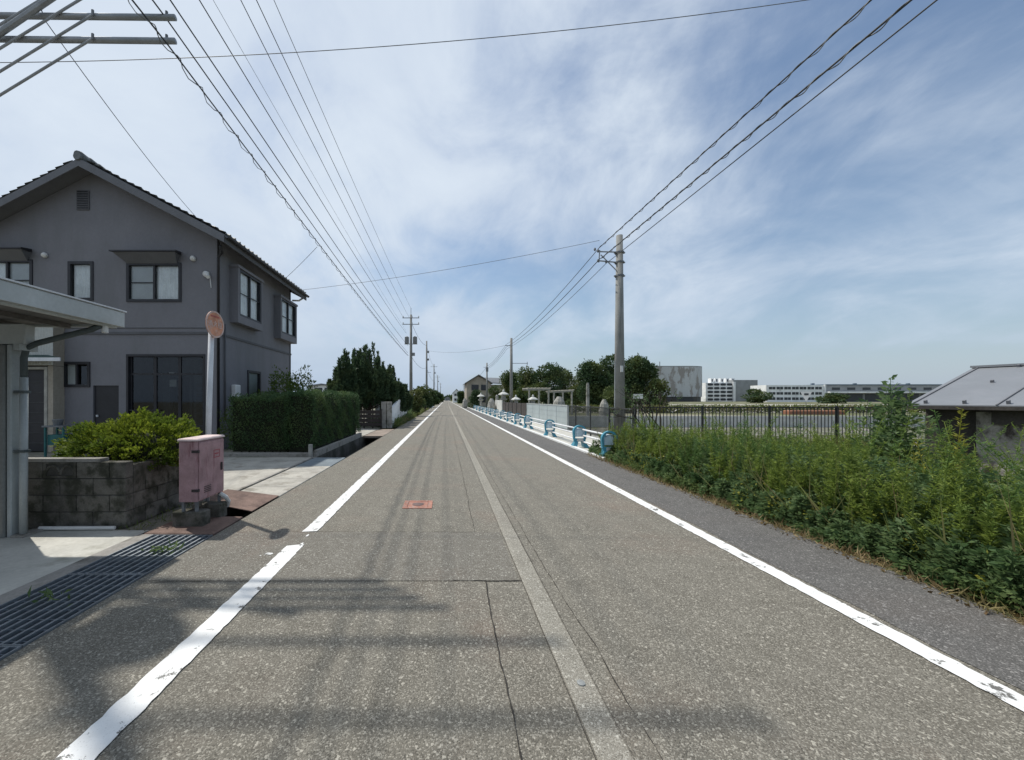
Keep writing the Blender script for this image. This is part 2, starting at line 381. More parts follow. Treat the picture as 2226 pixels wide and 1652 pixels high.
class MB:
    def __init__(s): s.v = []; s.f = []
    def add(s, V, Fc):
        n = len(s.v); s.v += [tuple(x) for x in V]; s.f += [tuple(i + n for i in f) for f in Fc]; return s
    def box(s, x0, x1, y0, y1, z0, z1):
        V = [(x, y, z) for z in (z0, z1) for y in (y0, y1) for x in (x0, x1)]
        return s.add(V, [(0, 2, 3, 1), (4, 5, 7, 6), (0, 1, 5, 4), (2, 6, 7, 3), (0, 4, 6, 2), (1, 3, 7, 5)])
    def cbox(s, x0, x1, y0, y1, z0, z1, c=0.01):
        """box with chamfered vertical and top edges"""
        def ring(i, z): return [(x0 + i + c, y0 + i, z), (x1 - i - c, y0 + i, z), (x1 - i, y0 + i + c, z), (x1 - i, y1 - i - c, z),
                                (x1 - i - c, y1 - i, z), (x0 + i + c, y1 - i, z), (x0 + i, y1 - i - c, z), (x0 + i, y0 + i + c, z)]
        V = ring(0, z0) + ring(0, z1 - c) + ring(c, z1)
        Fc = [tuple(range(7, -1, -1)), tuple(range(16, 24))]
        for a in (0, 8):
            for i in range(8):
                j = (i + 1) % 8
                Fc.append((a + i, a + j, a + 8 + j, a + 8 + i))
        return s.add(V, Fc)
    def bar(s, p, q, w, h=None, up=(0, 0, 1)):
        h = h or w
        p, q = Vector(p), Vector(q)
        d = (q - p).normalized()
        u = Vector(up)
        if abs(d.dot(u)) > 0.98: u = Vector((0, 1, 0))
        a = d.cross(u).normalized() * (w / 2)
        b = a.cross(d).normalized() * (h / 2)
        V = [p - a - b, p + a - b, p + a + b, p - a + b, q - a - b, q + a - b, q + a + b, q - a + b]
        return s.add(V, [(3, 2, 1, 0), (4, 5, 6, 7), (0, 1, 5, 4), (1, 2, 6, 5), (2, 3, 7, 6), (3, 0, 4, 7)])
    def tube(s, pts, r, n=8, cap=True):
        pts = [Vector(p) for p in pts]
        rs = r if isinstance(r, (list, tuple)) else [r] * len(pts)
        V = []
        prev = None
        for i, p in enumerate(pts):
            d = (pts[min(i + 1, len(pts) - 1)] - pts[max(i - 1, 0)]).normalized()
            if prev is None:
                u = Vector((0, 0, 1)) if abs(d.z) < 0.9 else Vector((1, 0, 0))
                a = d.cross(u).normalized()
            else:
                a = (prev - d * prev.dot(d)).normalized()
            prev = a
            b = d.cross(a)
            V += [p + (a * math.cos(t) + b * math.sin(t)) * rs[i] for t in [2 * math.pi * k / n for k in range(n)]]
        Fc = []
        for i in range(len(pts) - 1):
            for k in range(n):
                j = (k + 1) % n
                Fc.append((i * n + k, i * n + j, i * n + n + j, i * n + n + k))
        if cap:
            Fc.append(tuple(range(n - 1, -1, -1)))
            m = (len(pts) - 1) * n
            Fc.append(tuple(range(m, m + n)))
        return s.add(V, Fc)
    def lathe(s, cx, cy, prof, n=10, square=False):
        V = []
        for r, z in prof:
            for k in range(n):
                t = 2 * math.pi * (k + (0.5 if square else 0)) / n
                V.append((cx + r * math.cos(t), cy + r * math.sin(t), z))
        Fc = [tuple(range(n - 1, -1, -1)), tuple(range((len(prof) - 1) * n, len(prof) * n))]
        for i in range(len(prof) - 1):
            for k in range(n):
                j = (k + 1) % n
                Fc.append((i * n + k, i * n + j, i * n + n + j, i * n + n + k))
        return s.add(V, Fc)
    def prism(s, poly, ext):
        """poly: list of 3D points in a plane; ext: extrusion vector"""
        n = len(poly)
        e = Vector(ext)
        V = [Vector(p) for p in poly] + [Vector(p) + e for p in poly]
        Fc = [tuple(range(n - 1, -1, -1)), tuple(range(n, 2 * n))]
        for i in range(n):
            j = (i + 1) % n
            Fc.append((i, j, n + j, n + i))
        return s.add(V, Fc)
    def quad(s, a, b, c, d): return s.add([a, b, c, d], [(0, 1, 2, 3)])
    def build(s, name, m, parent=None, smooth=False, origin=None):
        return link_mesh(name, s.v, s.f, m, parent, smooth, origin)
def copy_tree(o, parent=None):
    c = o.copy(); col.objects.link(c); ORG[c.name] = ORG[o.name]
    if parent:
        c.parent = parent
    for ch in list(o.children): copy_tree(ch, c)
    return c
def unit(v): return v / np.maximum(np.linalg.norm(v, axis=-1, keepdims=True), 1e-9)
def rdir(n, up=0.0):
    v = rng.normal(size=(n, 3)); v[:, 2] += up
    return unit(v)
def leaf_arrays(pos, d, L, W, fold=0.12):
    """diamond leaves: base at pos, pointing along d"""
    n = len(pos)
    side = unit(np.cross(d, rdir(n)))
    nrm = np.cross(d, side)
    L = np.broadcast_to(L, (n,))[:, None]; W = np.broadcast_to(W, (n,))[:, None]
    mid = pos + d * L * 0.45 - nrm * L * fold
    V = np.stack([pos, mid + side * W / 2, pos + d * L, mid - side * W / 2], 1).reshape(-1, 3)
    Fc = np.arange(4 * n).reshape(n, 4)
    return V, Fc
def join(parts):
    Vs, Fs, n = [], [], 0
    for V, Fc in parts:
        Vs.append(V); Fs.append(Fc + n); n += len(V)
    return np.concatenate(Vs), np.concatenate(Fs)
def leaves(name, pos, d, L, W, m, parent=None, origin=None, fold=0.12):
    V, Fc = leaf_arrays(pos, d, L, W, fold)
    return link_mesh(name, V, Fc, m, parent, False, origin)
def ss(x, a, b):
    t = np.clip((x - a) / (b - a), 0, 1)
    return t * t * (3 - 2 * t)
def gz(x, y): return -1.0 * ss(x, 4.35, 6.4) * (1 - ss(y, 9.2, 11.6))
def sheet(name, x0, x1, y0, y1, z, m, kind='structure', parent=None, jag=None):
    if jag:
        ys = np.arange(y0, y1 + 1e-6, jag[1])
        L = [(x0 + random.uniform(-jag[0], jag[0]), y, z) for y in ys]
        Rr = [(x1 + random.uniform(-jag[0], jag[0]), y, z) for y in ys]
        V = L + Rr; n = len(L)
        Fc = [(i, n + i, n + i + 1, i + 1) for i in range(n - 1)]
    else:
        V = [(x0, y0, z), (x1, y0, z), (x1, y1, z), (x0, y1, z)]; Fc = [(0, 1, 2, 3)]
    o = link_mesh(name, V, Fc, m, parent)
    if not parent: o['kind'] = kind
    return o

# ------------------------------------------------------------------ ground, road, ditch
XR0, XR1 = -2.64, 4.02
DX0, DX1 = -3.50, -2.64
sheet('road', XR0, XR1, -12, 1400, 0.0, 'asphalt')
road = bpy.data.objects['road']
sheet('shoulder', 3.06, 4.02, -6, 80, 0.004, 'asphalt_shoulder', jag=(0.015, 0.4))
sheet('asphalt_patch', -2.63, 0.62, 3.335, 4.56, 0.004, 'asphalt_patch')
sheet('ground_left', -2500, DX0, -200, 3000, -0.008, 'yard')
xs = [4.02, 4.2, 4.4, 4.6, 4.8, 5.1, 5.5, 5.9, 6.3, 7, 8, 10, 14, 20, 40, 100, 400, 2500]
ys = [-200, -30, -10, -5, 0, 2, 4, 6, 8, 9, 9.6, 10.2, 10.8, 11.4, 12, 14, 20, 40, 100, 400, 1000, 3000]
V = [(x, y, float(gz(x, y)) - 0.008) for y in ys for x in xs]
n = len(xs)
setp(link_mesh('ground_right', V, [(j * n + i, j * n + i + 1, (j + 1) * n + i + 1, (j + 1) * n + i) for j in range(len(ys) - 1) for i in range(n - 1)], 'field', smooth=True), kind='structure')
# roadside ditch: a real channel
mb = MB()
mb.quad((DX0, -12, -0.45), (DX1, -12, -0.45), (DX1, 90, -0.45), (DX0, 90, -0.45))
mb.quad((DX0, -12, -0.008), (DX0, -12, -0.45), (DX0, 90, -0.45), (DX0, 90, -0.008))
mb.quad((DX1, -12, -0.45), (DX1, -12, 0), (DX1, 90, 0), (DX1, 90, -0.45))
setp(mb.build('ditch', 'ditch'), kind='structure')
sheet('verge', DX0, DX1, 90, 1400, -0.006, 'field')
# edge lines
def line_strip(name, x0, x1, y0, y1, z, wob=0.006, step=0.05, end0=0.0, end1=0.0):
    ys_ = []
    y = y0
    while y < y1:
        ys_.append(y); y += step if y < 14 else (1.0 if y < 60 else 30)
    ys_.append(y1)
    L, Rr = [], []
    for i, y in enumerate(ys_):
        w = wob if y < 14 else 0.0
        L.append((x0 + random.uniform(-w, w), y + (end0 if i == 0 else 0), z))
        Rr.append((x1 + random.uniform(-w, w), y + (end1 if i == len(ys_) - 1 else 0), z))
    V = L + Rr; n = len(L)
    o = link_mesh(name, V, [(i, n + i, n + i + 1, i + 1) for i in range(n - 1)], 'road_paint')
    o['kind'] = 'structure'
    return o
line_strip('edge_line_left', -1.675, -1.505, 4.58, 1400, 0.008, end0=-0.02)
line_strip('edge_line_left_near', -1.675, -1.505, -6, 4.12, 0.008, end1=0.05)
line_strip('edge_line_right', 2.855, 3.005, -6, 1400, 0.008)
for k, (px, py, w, l) in enumerate([(583, 1205, 0.085, 0.06), (655, 1184, 0.03, 0.10), (668, 1165, 0.03, 0.07), (566, 1209, 0.02, 0.02)]):
    Y = F * CH / (py - CY); X = (px - CX) / F * Y
    pts = [(X + w / 2 * math.cos(t) * random.uniform(0.75, 1.2), Y + l / 2 * math.sin(t) * random.uniform(0.75, 1.2), 0.008) for t in np.linspace(0, 2 * math.pi, 9)[:-1]]
    setp(link_mesh('paint_chip', pts, [tuple(range(8))], 'road_paint'), kind='structure')
# concrete strip down the carriageway, laid in lengths
strip = sheet('concrete_strip', 0.652, 0.805, -6, 120, 0.003, 'strip_concrete', jag=(0.003, 0.25))
mb = MB(); mb.lathe(0, 0, [(0.022, 0), (0.022, 0.006), (0.012, 0.009)], 12)
mk = link_mesh('survey_marker', np.array(mb.v) + np.array([0.735, 2.13, 0.003]), mb.f, 'marker', strip)
def crack(pts, w, name='crack'):
    L, Rr = [], []
    dense = []
    for a, b in zip(pts[:-1], pts[1:]):
        k = max(2, int(math.dist(a, b) / 0.05)) if max(a[1], b[1]) < 13 else 8
        for i in range(k):
            t = i / k
            dense.append((a[0] + (b[0] - a[0]) * t, a[1] + (b[1] - a[1]) * t))
    dense.append(pts[-1])
    horiz = abs(pts[-1][0] - pts[0][0]) > abs(pts[-1][1] - pts[0][1])
    off = 0
    for x, y in dense:
        off = off * 0.8 + random.uniform(-0.004, 0.004)
        ww = w * random.uniform(0.15, 1.15) / 2
        if horiz:
            L.append((x, y + off - ww, 0.006)); Rr.append((x, y + off + ww, 0.006))
        else:
            L.append((x + off - ww, y, 0.006)); Rr.append((x + off + ww, y, 0.006))
    V = L + Rr; n = len(L)
    link_mesh(name, V, [(i, n + i, n + i + 1, i + 1) for i in range(n - 1)], 'crack', road)
crack([(0.325, -2), (0.322, 1.7), (0.33, 2.2), (0.318, 2.3), (0.335, 3.335)], 0.010)
crack([(0.337, 4.56), (0.342, 9), (0.33, 30)], 0.007)
crack([(0.06, 3.34), (0.34, 3.33), (0.65, 3.34)], 0.012)
crack([(-2.5, 4.56), (-1.0, 4.565), (0.34, 4.555)], 0.008)
crack([(0.935, -2), (0.925, 2), (0.94, 2.4), (0.905, 3.6), (0.91, 8), (0.93, 30)], 0.007)
crack([(0.645, -2), (0.645, 25)], 0.007)
crack([(0.812, -2), (0.812, 25)], 0.005)
crack([(0.652, 3.74), (0.93, 3.75)], 0.006)
crack([(-2.6, 3.30), (-1.72, 3.33)], 0.006)
# small valve cover set in the road
vc = empty('valve_cover', (-0.41, 5.75, 0.0), 'small square valve cover with worn orange paint set in the road', 'manhole cover')
mb = MB()
for a, b, c, d in ((-.21, .21, -.21, -.15), (-.21, .21, .15, .21), (-.21, -.15, -.15, .15), (.15, .21, -.15, .15)):
    mb.box(-.41 + a, -.41 + b, 5.75 + c, 5.75 + d, 0.0, 0.009)
mb.build('frame', 'manhole_orange', vc)
MB().cbox(-.555, -.265, 5.605, 5.895, 0.0, 0.007, 0.003).build('lid', 'manhole_orange', vc)
MB().lathe(-.41, 5.75, [(0.085, 0.006), (0.085, 0.011), (0.07, 0.012)], 16).build('cap', 'manhole_iron', vc)

# ------------------------------------------------------------------ left side: apron, ditch covers
sheet('carport_floor', -9.5, DX0, -3, 4.62, 0.004, 'concrete_light')
sheet('driveway', -8.2, DX0 - 0.012, 6.25, 10.45, 0.004, 'concrete_slab')
sheet('driveway_far', -7.0, DX0, 16.7, 20.5, 0.004, 'concrete_slab')
MB().box(DX0 + 0.001, -3.335, -6, 4.46, -0.3, 0.012).build('ditch_lip', 'kerb_concrete')['kind'] = 'structure'
# steel gratings: each panel with its own bars
def grating(y0, y1, label):
    g = empty('ditch_grating', (-2.98, (y0 + y1) / 2, 0), label, 'grating', 'steel gratings over the roadside ditch')
    x0, x1 = -3.33, -2.645
    mb = MB()
    mb.box(x0, x0 + 0.012, y0, y1, -0.05, 0.014); mb.box(x1 - 0.012, x1, y0, y1, -0.05, 0.014)
    mb.box(x0 + 0.012, x1 - 0.012, y0, y0 + 0.010, -0.05, 0.0135); mb.box(x0 + 0.012, x1 - 0.012, y1 - 0.010, y1, -0.05, 0.0135)
    mb.build('frame', 'galv', g)
    first = None
    nb = 8
    for i in range(nb):
        x = x0 + (x1 - x0) * (i + 1) / (nb + 1)
        if first is None:
            first = MB().box(x - 0.010, x + 0.010, y0 + 0.010, y1 - 0.010, -0.05, 0.012).build('bar', 'galv', g)
            fx = x
        else:
            c = first.copy(); col.objects.link(c); c.parent = g; c.location.x += x - fx; ORG[c.name] = ORG[first.name]
    fc = None
    k = 8
    for i in range(k):
        y = y0 + (y1 - y0) * (i + 0.5) / k
        if fc is None:
            fc = MB().bar((x0 + 0.012, y, -0.004), (x1 - 0.012, y, -0.004), 0.006).build('cross_rod', 'galv', g); fy = y
        else:
            c = fc.copy(); col.objects.link(c); c.parent = g; c.location.y += y - fy; ORG[c.name] = ORG[fc.name]
    return g
grating(3.445, 4.44, 'far steel ditch grating with weeds poking through beside the cabinet')
grating(2.445, 3.440, 'steel ditch grating in the middle of the row beside the carport')
grating(1.445, 2.440, 'near steel ditch grating cut by the left frame edge')
def grate_weed(x, y, n, label):
    pos = np.column_stack([x + rng.normal(0, 0.10, n), y + rng.normal(0, 0.06, n), np.full(n, 0.012)])
    o = leaves('ditch_weed', pos, rdir(n, 0.6), rng.uniform(0.05, 0.13, n), 0.022, 'vine_leaf')
    return setp(o, label, 'weed', 'weeds growing up through the gratings')
grate_weed(-2.82, 4.0, 46, 'green weed sprouting through the far end of the grating')
grate_weed(-3.05, 3.05, 22, 'small weed in the grating beside the carport floor')
for o_ in [o for o in bpy.data.objects if o.name.startswith('ditch_weed')]: o_['kind'] = 'stuff'
# covers further along
c0 = setp(MB().cbox(-3.46, -2.66, 4.47, 5.13, -0.03, 0.016, 0.008).build('steel_ditch_plate', 'rust_plate'), 'flat rusty steel plate over the ditch in front of the cabinet', 'steel plate')
mb = MB(); mb.prism([(-3.47, 5.50, 0.11), (-2.66, 5.36, 0.008), (-2.66, 6.22, 0.008), (-3.47, 6.22, 0.11)], (0, 0, 0.012))
setp(mb.build('steel_ramp_plate', 'rust_plate'), 'tilted red brown steel ramp plate bridging the ditch', 'steel plate')
k = 0
for i, y in enumerate(np.arange(6.24, 9.02, 0.70)):
    nm = ['first', 'second', 'third', 'fourth'][i]
    setp(MB().cbox(-3.46, -2.655, y, min(y + 0.69, 9.02), -0.08, 0.010, 0.008).build('ditch_cover_slab', 'concrete_slab'),
         nm + ' concrete ditch cover slab past the rusty ramp plate', 'cover slab', 'concrete cover slabs across the driveway')
setp(MB().cbox(-3.46, -2.655, 9.03, 10.35, -0.02, 0.012, 0.006).build('blue_ditch_plate', 'blue_plate'), 'blue grey steel plate over the ditch by the hedge corner', 'steel plate')
setp(MB().cbox(-3.46, -2.655, 16.5, 20.2, -0.08, 0.010, 0.01).build('far_ditch_cover', 'ditch_cover'), 'brownish cover slab over the ditch beyond the clipped hedge', 'steel plate')
MB().box(DX0 - 0.06, DX0 - 0.004, 6.25, 10.4, -0.05, 0.016).build('driveway_edge', 'kerb_concrete')['kind'] = 'structure'

# ------------------------------------------------------------------ block wall, built block by block
bw = empty('block_wall', (-4.4, 4.85, 0), 'low dark mossy concrete block wall around the yellow green bush', 'wall')
mb = MB()
mb.box(-5.75, -3.865, 4.715, 4.805, 0, 0.79)
mb.box(-3.955, -3.865, 4.805, 6.15, 0, 0.745)
mb.build('mortar', 'mortar', bw)
proto = MB().cbox(-0.195, 0.195, -0.06, 0.06, 0, 0.19, 0.006).build('block', 'block')
protoS = MB().cbox(-0.06, 0.06, -0.195, 0.195, 0, 0.19, 0.006).build('block', 'block')
half = MB().cbox(-0.095, 0.095, -0.06, 0.06, 0, 0.19, 0.006).build('block', 'block')
halfS = MB().cbox(-0.06, 0.06, -0.095, 0.095, 0, 0.19, 0.006).build('block', 'block')
def put(o, x, y, z, parent):
    c = o.copy(); col.objects.link(c); c.parent = parent
    w = Vector((x, y, z)); c.location = w - ORG[parent.name]; ORG[c.name] = w
    return c
for r in range(4):
    z = 0.005 + r * 0.2
    x = -3.85 - 0.195
    if r % 2:
        put(half, x + 0.1, 4.76, z, bw); x -= 0.3 - 0.1
    else:
        pass
    while x > -5.7:
        if not (r == 3 and abs(x - (-4.645)) < 0.2):
            put(proto, x + random.uniform(-.003, .003), 4.76 + random.uniform(-.004, .004), z, bw)
        x -= 0.4
for r in range(4):
    z = 0.005 + r * 0.2 - (0.045 if r == 3 else 0)
    y = 4.825 + 0.195
    if r % 2 == 0:
        put(halfS, -3.91, y - 0.1, z, bw); y += 0.2
    while y < 6.1:
        put(protoS, -3.91 + random.uniform(-.004, .004), y, z, bw); y += 0.4
# pierced ornamental block: frame with two curved ribs
mb = MB()
x0, x1 = -4.84, -4.45
mb.box(x0, x1, 4.70, 4.82, 0.605, 0.63); mb.box(x0, x1, 4.70, 4.82, 0.77, 0.795)
mb.box(x0, x0 + .03, 4.70, 4.82, 0.63, 0.77); mb.box(x1 - .03, x1, 4.70, 4.82, 0.63, 0.77)
for cx in (-4.735, -4.555):
    mb.tube([(cx + 0.085 * math.cos(t), 4.715, 0.64 + 0.11 * math.sin(t)) for t in np.linspace(0, math.pi, 9)], 0.016, 6)
mb.build('pierced_block', 'block', bw)
MB().box(-5.75, -4.16, 4.70, 4.83, 0.797, 0.835).build('coping', 'kerb_concrete', bw)
for o in (proto, protoS, half, halfS): bpy.data.objects.remove(o)
sheet('planting_bed', -5.75, -3.97, 4.82, 6.6, 0.60, 'soil')
MB().box(-5.75, -3.97, 4.82, 6.6, 0.0, 0.59).build('bed_fill', 'soil')['kind'] = 'structure'
setp(MB().cbox(-4.38, -4.12, 4.93, 5.12, 0.60, 0.75, 0.01).build('loose_stone', 'stone_pale'), 'pale stone lying on the wall at the foot of the bush', 'stone')

def bush(name, c, rad, n, L, W, m, label, cat, group=None, up=0.3, stems=6, flat=0.0, lumps=0.12, core=None, whorl=0):
    """dome of leaves over real stems; c = base centre, rad = half sizes"""
    root = empty(name, c, label, cat, group)
    c = np.array(c); rad = np.array(rad)
    d = rdir(n); d[:, 2] = np.abs(d[:, 2]) * (1 - flat) - 0.15
    d = unit(d)
    ph = rng.uniform(0, 6.28, 6)
    lump = 1 + lumps * (np.sin(7 * d[:, 0] + ph[0]) * np.sin(6 * d[:, 1] + ph[1]) + np.sin(11 * d[:, 2] + ph[2] + 5 * d[:, 0]) * 0.7)
    k = rng.uniform(0.55, 1.0, n) ** 0.45
    if whorl:
        nc = n // whorl
        cd = rdir(nc); cd[:, 2] = np.abs(cd[:, 2]) * 1.0 - .12; cd = unit(cd)
        ck = rng.uniform(.80, 1.06, nc)
        idx = np.repeat(np.arange(nc), whorl)
        n = len(idx)
        d = unit(cd[idx] + rng.normal(0, .022, (n, 3)))
        lump = (1 + lumps * (np.sin(7 * cd[:, 0] + ph[0]) * np.sin(6 * cd[:, 1] + ph[1]) + np.sin(11 * cd[:, 2] + ph[2] + 5 * cd[:, 0]) * 0.7))[idx]
        k = ck[idx] * rng.uniform(.86, 1.0, n)
    pos = c + d * rad * (lump * k)[:, None]
    pos[:, 2] += rad[2] * 0.18
    leaves('foliage', pos, unit(d + rdir(n) * 0.8 + np.array([0, 0, up])), rng.uniform(0.7, 1.25, n) * L, rng.uniform(0.8, 1.2, n) * W, m, root)
    mb = MB()
    for i in range(stems):
        a = rng.uniform(0, 6.28); e = c + np.array([math.cos(a) * rad[0] * 0.7, math.sin(a) * rad[1] * 0.7, rad[2] * rng.uniform(0.7, 1.0)])
        mb.tube([c + np.array([math.cos(a), math.sin(a), 0]) * 0.06, c * 0.5 + e * 0.5 + np.array([0, 0, rad[2] * 0.1]), e], [0.02, 0.014, 0.005], 5)
    mb.build('stem', 'twig', root)
    if core:
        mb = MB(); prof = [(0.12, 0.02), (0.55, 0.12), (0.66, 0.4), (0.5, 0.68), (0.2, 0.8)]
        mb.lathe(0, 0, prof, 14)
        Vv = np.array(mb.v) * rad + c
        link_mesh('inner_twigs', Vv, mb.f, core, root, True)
    return root
bush('azalea_bush', (-4.42, 5.62, 0.60), (0.94, 0.72, 0.60), 20000, 0.05, 0.024, 'azalea_leaf', 'rounded yellow green azalea bush on the block wall', 'bush', core='hedge_core', lumps=0.10, whorl=16)

# ------------------------------------------------------------------ hose cabinet and hydrant sign
hc = empty('hose_cabinet', (-3.1, 4.98, 0), 'faded pink steel fire hose cabinet on concrete feet at the roadside', 'cabinet')
X0, X1, Y0, Y1, Z0, Z1 = -3.215, -2.995, 4.70, 5.27, 0.315, 1.045
MB().cbox(X0, X1, Y0, Y1, Z0, Z1, 0.012).build('body', 'faded_red', hc)
MB().cbox(X0 - 0.014, X1 + 0.014, Y0 - 0.014, Y1 + 0.014, Z1 + 0.002, Z1 + 0.03, 0.012).build('lid', 'faded_pink_top', hc)
dr = MB().cbox(X1 + 0.001, X1 + 0.014, Y0 + 0.03, Y1 - 0.02, Z0 + 0.02, Z1 - 0.02, 0.004).build('door', 'faded_red', hc)
for z in (0.45, 0.92):
    MB().box(X1 - 0.06, X1 + 0.02, Y0 - 0.006, Y0 + 0.028, z - 0.016, z + 0.016).build('hinge', 'hinge', hc)
MB().cbox(X1 + .0145, X1 + .03, Y1 - .10, Y1 - .07, .62, .72, .004).build('handle', 'hinge', dr)
for k in range(4):
    MB().box(X1 + .0145, X1 + .019, Y0 + .12, Y0 + .26, .40 + k * .022, .408 + k * .022).build('vent_slot', 'hinge', dr)
mb = MB()
yy0, yy1, zz0, zz1 = 5.02, 5.15, 0.80, 0.90
for a, b, c, d in ((yy0, yy1, zz0, zz0 + .008), (yy0, yy1, zz1 - .008, zz1), (yy0, yy0 + .008, zz0 + .008, zz1 - .008), (yy1 - .008, yy1, zz0 + .008, zz1 - .008)):
    mb.box(X1 + 0.0145, X1 + 0.0165, a, b, c, d)
mb.box(X1 + 0.0145, X1 + 0.0165, yy0 + .025, yy1 - .025, 0.843, 0.857)
mb.build('printed_mark', 'red_print', dr)
mb = MB()
for (x, y) in ((X0 + .03, Y0 + .05), (X1 - .03, Y0 + .05), (X0 + .03, Y1 - .05), (X1 - .03, Y1 - .05)):
    MB().bar((x, y, 0.185), (x, y, Z0 + 0.01), 0.03).build('leg', 'galv_old', hc)
for y in (4.80, 5.17):
    MB().cbox(X0 - 0.09, X1 + 0.06, y - 0.085, y + 0.085, 0.0, 0.19, 0.012).build('foot_block', 'block', hc)
mb = MB(); mb.tube([(X1 - .02, Y1 - 0.06, 0.30), (X1 + .04, Y1 - .02, 0.24), (X1 + .05, Y1 + .03, 0.17), (X1 + .02, Y1 + .05, 0.10)], 0.028, 7)
mb.build('hose_end', 'insulator', hc)
pr = empty('hydrant_sign', (-3.37, 5.50, 0), 'round faded orange hydrant sign on a white pole behind the pink cabinet', 'sign')
top = Vector((-3.295, 5.50, 2.63))
MB().tube([(-3.37, 5.50, 0), tuple(top)], 0.036, 12).build('pole', 'white_metal', pr, True)
# disc faces down the road, turned away from the camera
nrm = Vector((0.995, -0.10, 0.02)).normalized()
cen = top + Vector((0.0, 0, -0.03)) + nrm * 0.05
uu = Vector((0, 0, 1)).cross(nrm).normalized(); vv = nrm.cross(uu)
def disc(r0, r1, z0, z1, a0, a1, name, m, parent, n=28):
    V, Fc = [], []
    for k in range(n + 1):
        t = a0 + (a1 - a0) * k / n
        dirv = uu * math.cos(t) + vv * math.sin(t)
        for r in (r0, r1):
            for z in (z0, z1): V.append(cen + dirv * r + nrm * z)
    for k in range(n):
        a, b = k * 4, k * 4 + 4
        Fc += [(a + 1, a + 3, b + 3, b + 1), (a, b, b + 2, a + 2), (a + 2, b + 2, b + 3, a + 3), (a, a + 1, b + 1, b)]
    return link_mesh(name, V, Fc, m, parent)
dsc = disc(0.0, 0.185, -0.004, 0.004, 0, 2 * math.pi, 'disc', 'sign_orange', pr)
disc(0.165, 0.186, 0.0045, 0.008, 0, 2 * math.pi, 'rim', 'sign_faded', dsc)
def glyph(strokes, cu, cv, s, name, m, parent):
    mb = MB()
    for (a, b, c, d) in strokes:
        p = cen + uu * (cu + a * s) + vv * (cv + b * s) + nrm * 0.006
        q = cen + uu * (cu + c * s) + vv * (cv + d * s) + nrm * 0.006
        mb.bar(p, q, 0.011, 0.004, up=tuple(nrm))
    return mb.build(name, m, parent)
# three faded characters for fire hydrant across the middle
sho = [(-.9, .9, -.6, .5), (-1, .2, -.7, -.1), (-1, -1, -.6, -.4), (.2, 1, .2, .3), (-.3, .9, -.1, .5), (.8, .9, .5, .5), (-.3, .3, -.3, -1), (-.3, .3, .9, .3), (.9, .3, .9, -1), (-.3, -.1, .9, -.1), (-.3, -.5, .9, -.5)]
ka = [(0, 1, 0, .1), (0, .1, -.8, -1), (0, .1, .8, -1), (-.7, .6, -.5, .1), (.7, .6, .45, .1)]
sen = [(-.7, 1, -.7, -1), (-1, .4, -.4, .4), (-.7, .3, -1, -.3), (-.65, .2, -.4, -.2), (.3, 1, -.3, .3), (.3, 1, 1, .3), (-.1, .2, .8, .2), (.35, .2, .35, -.9), (-.1, -.35, .8, -.35), (-.3, -.95, 1, -.95)]
for g, cu in ((sho, -0.10), (ka, 0.0), (sen, 0.10)): glyph(g, cu, 0.005, 0.042, 'lettering', 'sign_faded', dsc)
glyph([(-2.1, 0, 2.1, 0), (-2.0, .28, 2.0, .28)], 0, 0.105, 0.042, 'red_band', 'sign_red', dsc)
MB().box(top.x - 0.045, top.x + 0.045, 5.455, 5.545, 2.60, 2.63).build('clamp', 'galv_old', pr)

# ------------------------------------------------------------------ carport
cp = empty('carport', (-6.5, 2.5, 0), 'pale metal carport with flat roof at the left frame edge', 'carport')
CXR, CYE = -3.90, 4.76
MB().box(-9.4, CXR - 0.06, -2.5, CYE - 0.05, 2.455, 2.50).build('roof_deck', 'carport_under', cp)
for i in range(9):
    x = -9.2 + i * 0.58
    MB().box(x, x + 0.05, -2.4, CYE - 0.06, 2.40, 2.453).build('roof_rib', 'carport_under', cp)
MB().cbox(CXR - 0.058, CXR, -2.5, CYE, 2.425, 2.605, 0.012).build('side_fascia', 'carport_metal', cp)
MB().cbox(-9.4, CXR - 0.06, CYE - 0.048, CYE - 0.003, 2.425, 2.60, 0.01).build('end_fascia', 'carport_metal', cp)
MB().box(CXR - 0.075, CXR + 0.012, -2.5, CYE + 0.008, 2.607, 2.622).build('drip_edge', 'white_metal', cp)
MB().box(CXR - 0.125, CXR - 0.06, -2.5, CYE - 0.05, 2.405, 2.452).build('gutter_channel', 'carport_metal', cp)
MB().tube([(CXR - 0.10, CYE - 0.17, 2.42), (CXR - 0.10, CYE - 0.17, 2.33)], 0.032, 10).build('outlet', 'white_plastic', cp)
MB().cbox(-9.3, -4.72, 4.38, 4.50, 2.17, 2.40, 0.01).build('beam', 'carport_metal', cp)
MB().box(-4.80, -4.735, 4.34, 4.54, 2.10, 2.168).build('beam_bracket', 'pipe_grey', cp)
MB().cbox(-5.06, -4.93, 4.36, 4.52, 0.004, 2.165, 0.012).build('post', 'post_grey', cp)
MB().cbox(-4.922, -4.87, 4.38, 4.50, 0.004, 2.165, 0.008).build('post_channel', 'pipe_grey', cp)
MB().tube([(-4.02, 4.55, 2.41), (-4.10, 4.53, 2.36), (-4.66, 4.46, 2.19), (-4.76, 4.44, 2.13), (-4.785, 4.435, 2.02), (-4.785, 4.435, 1.75)], 0.033, 9).build('drain_elbow', 'pipe_dark', cp, True)
MB().tube([(-4.785, 4.435, 1.80), (-4.79, 4.435, 0.01)], 0.036, 10).build('downpipe', 'pipe_grey', cp, True)
for z in (1.62, 0.95):
    MB().box(-4.86, -4.745, 4.395, 4.475, z, z + 0.03).build('pipe_bracket', 'pipe_dark', cp)
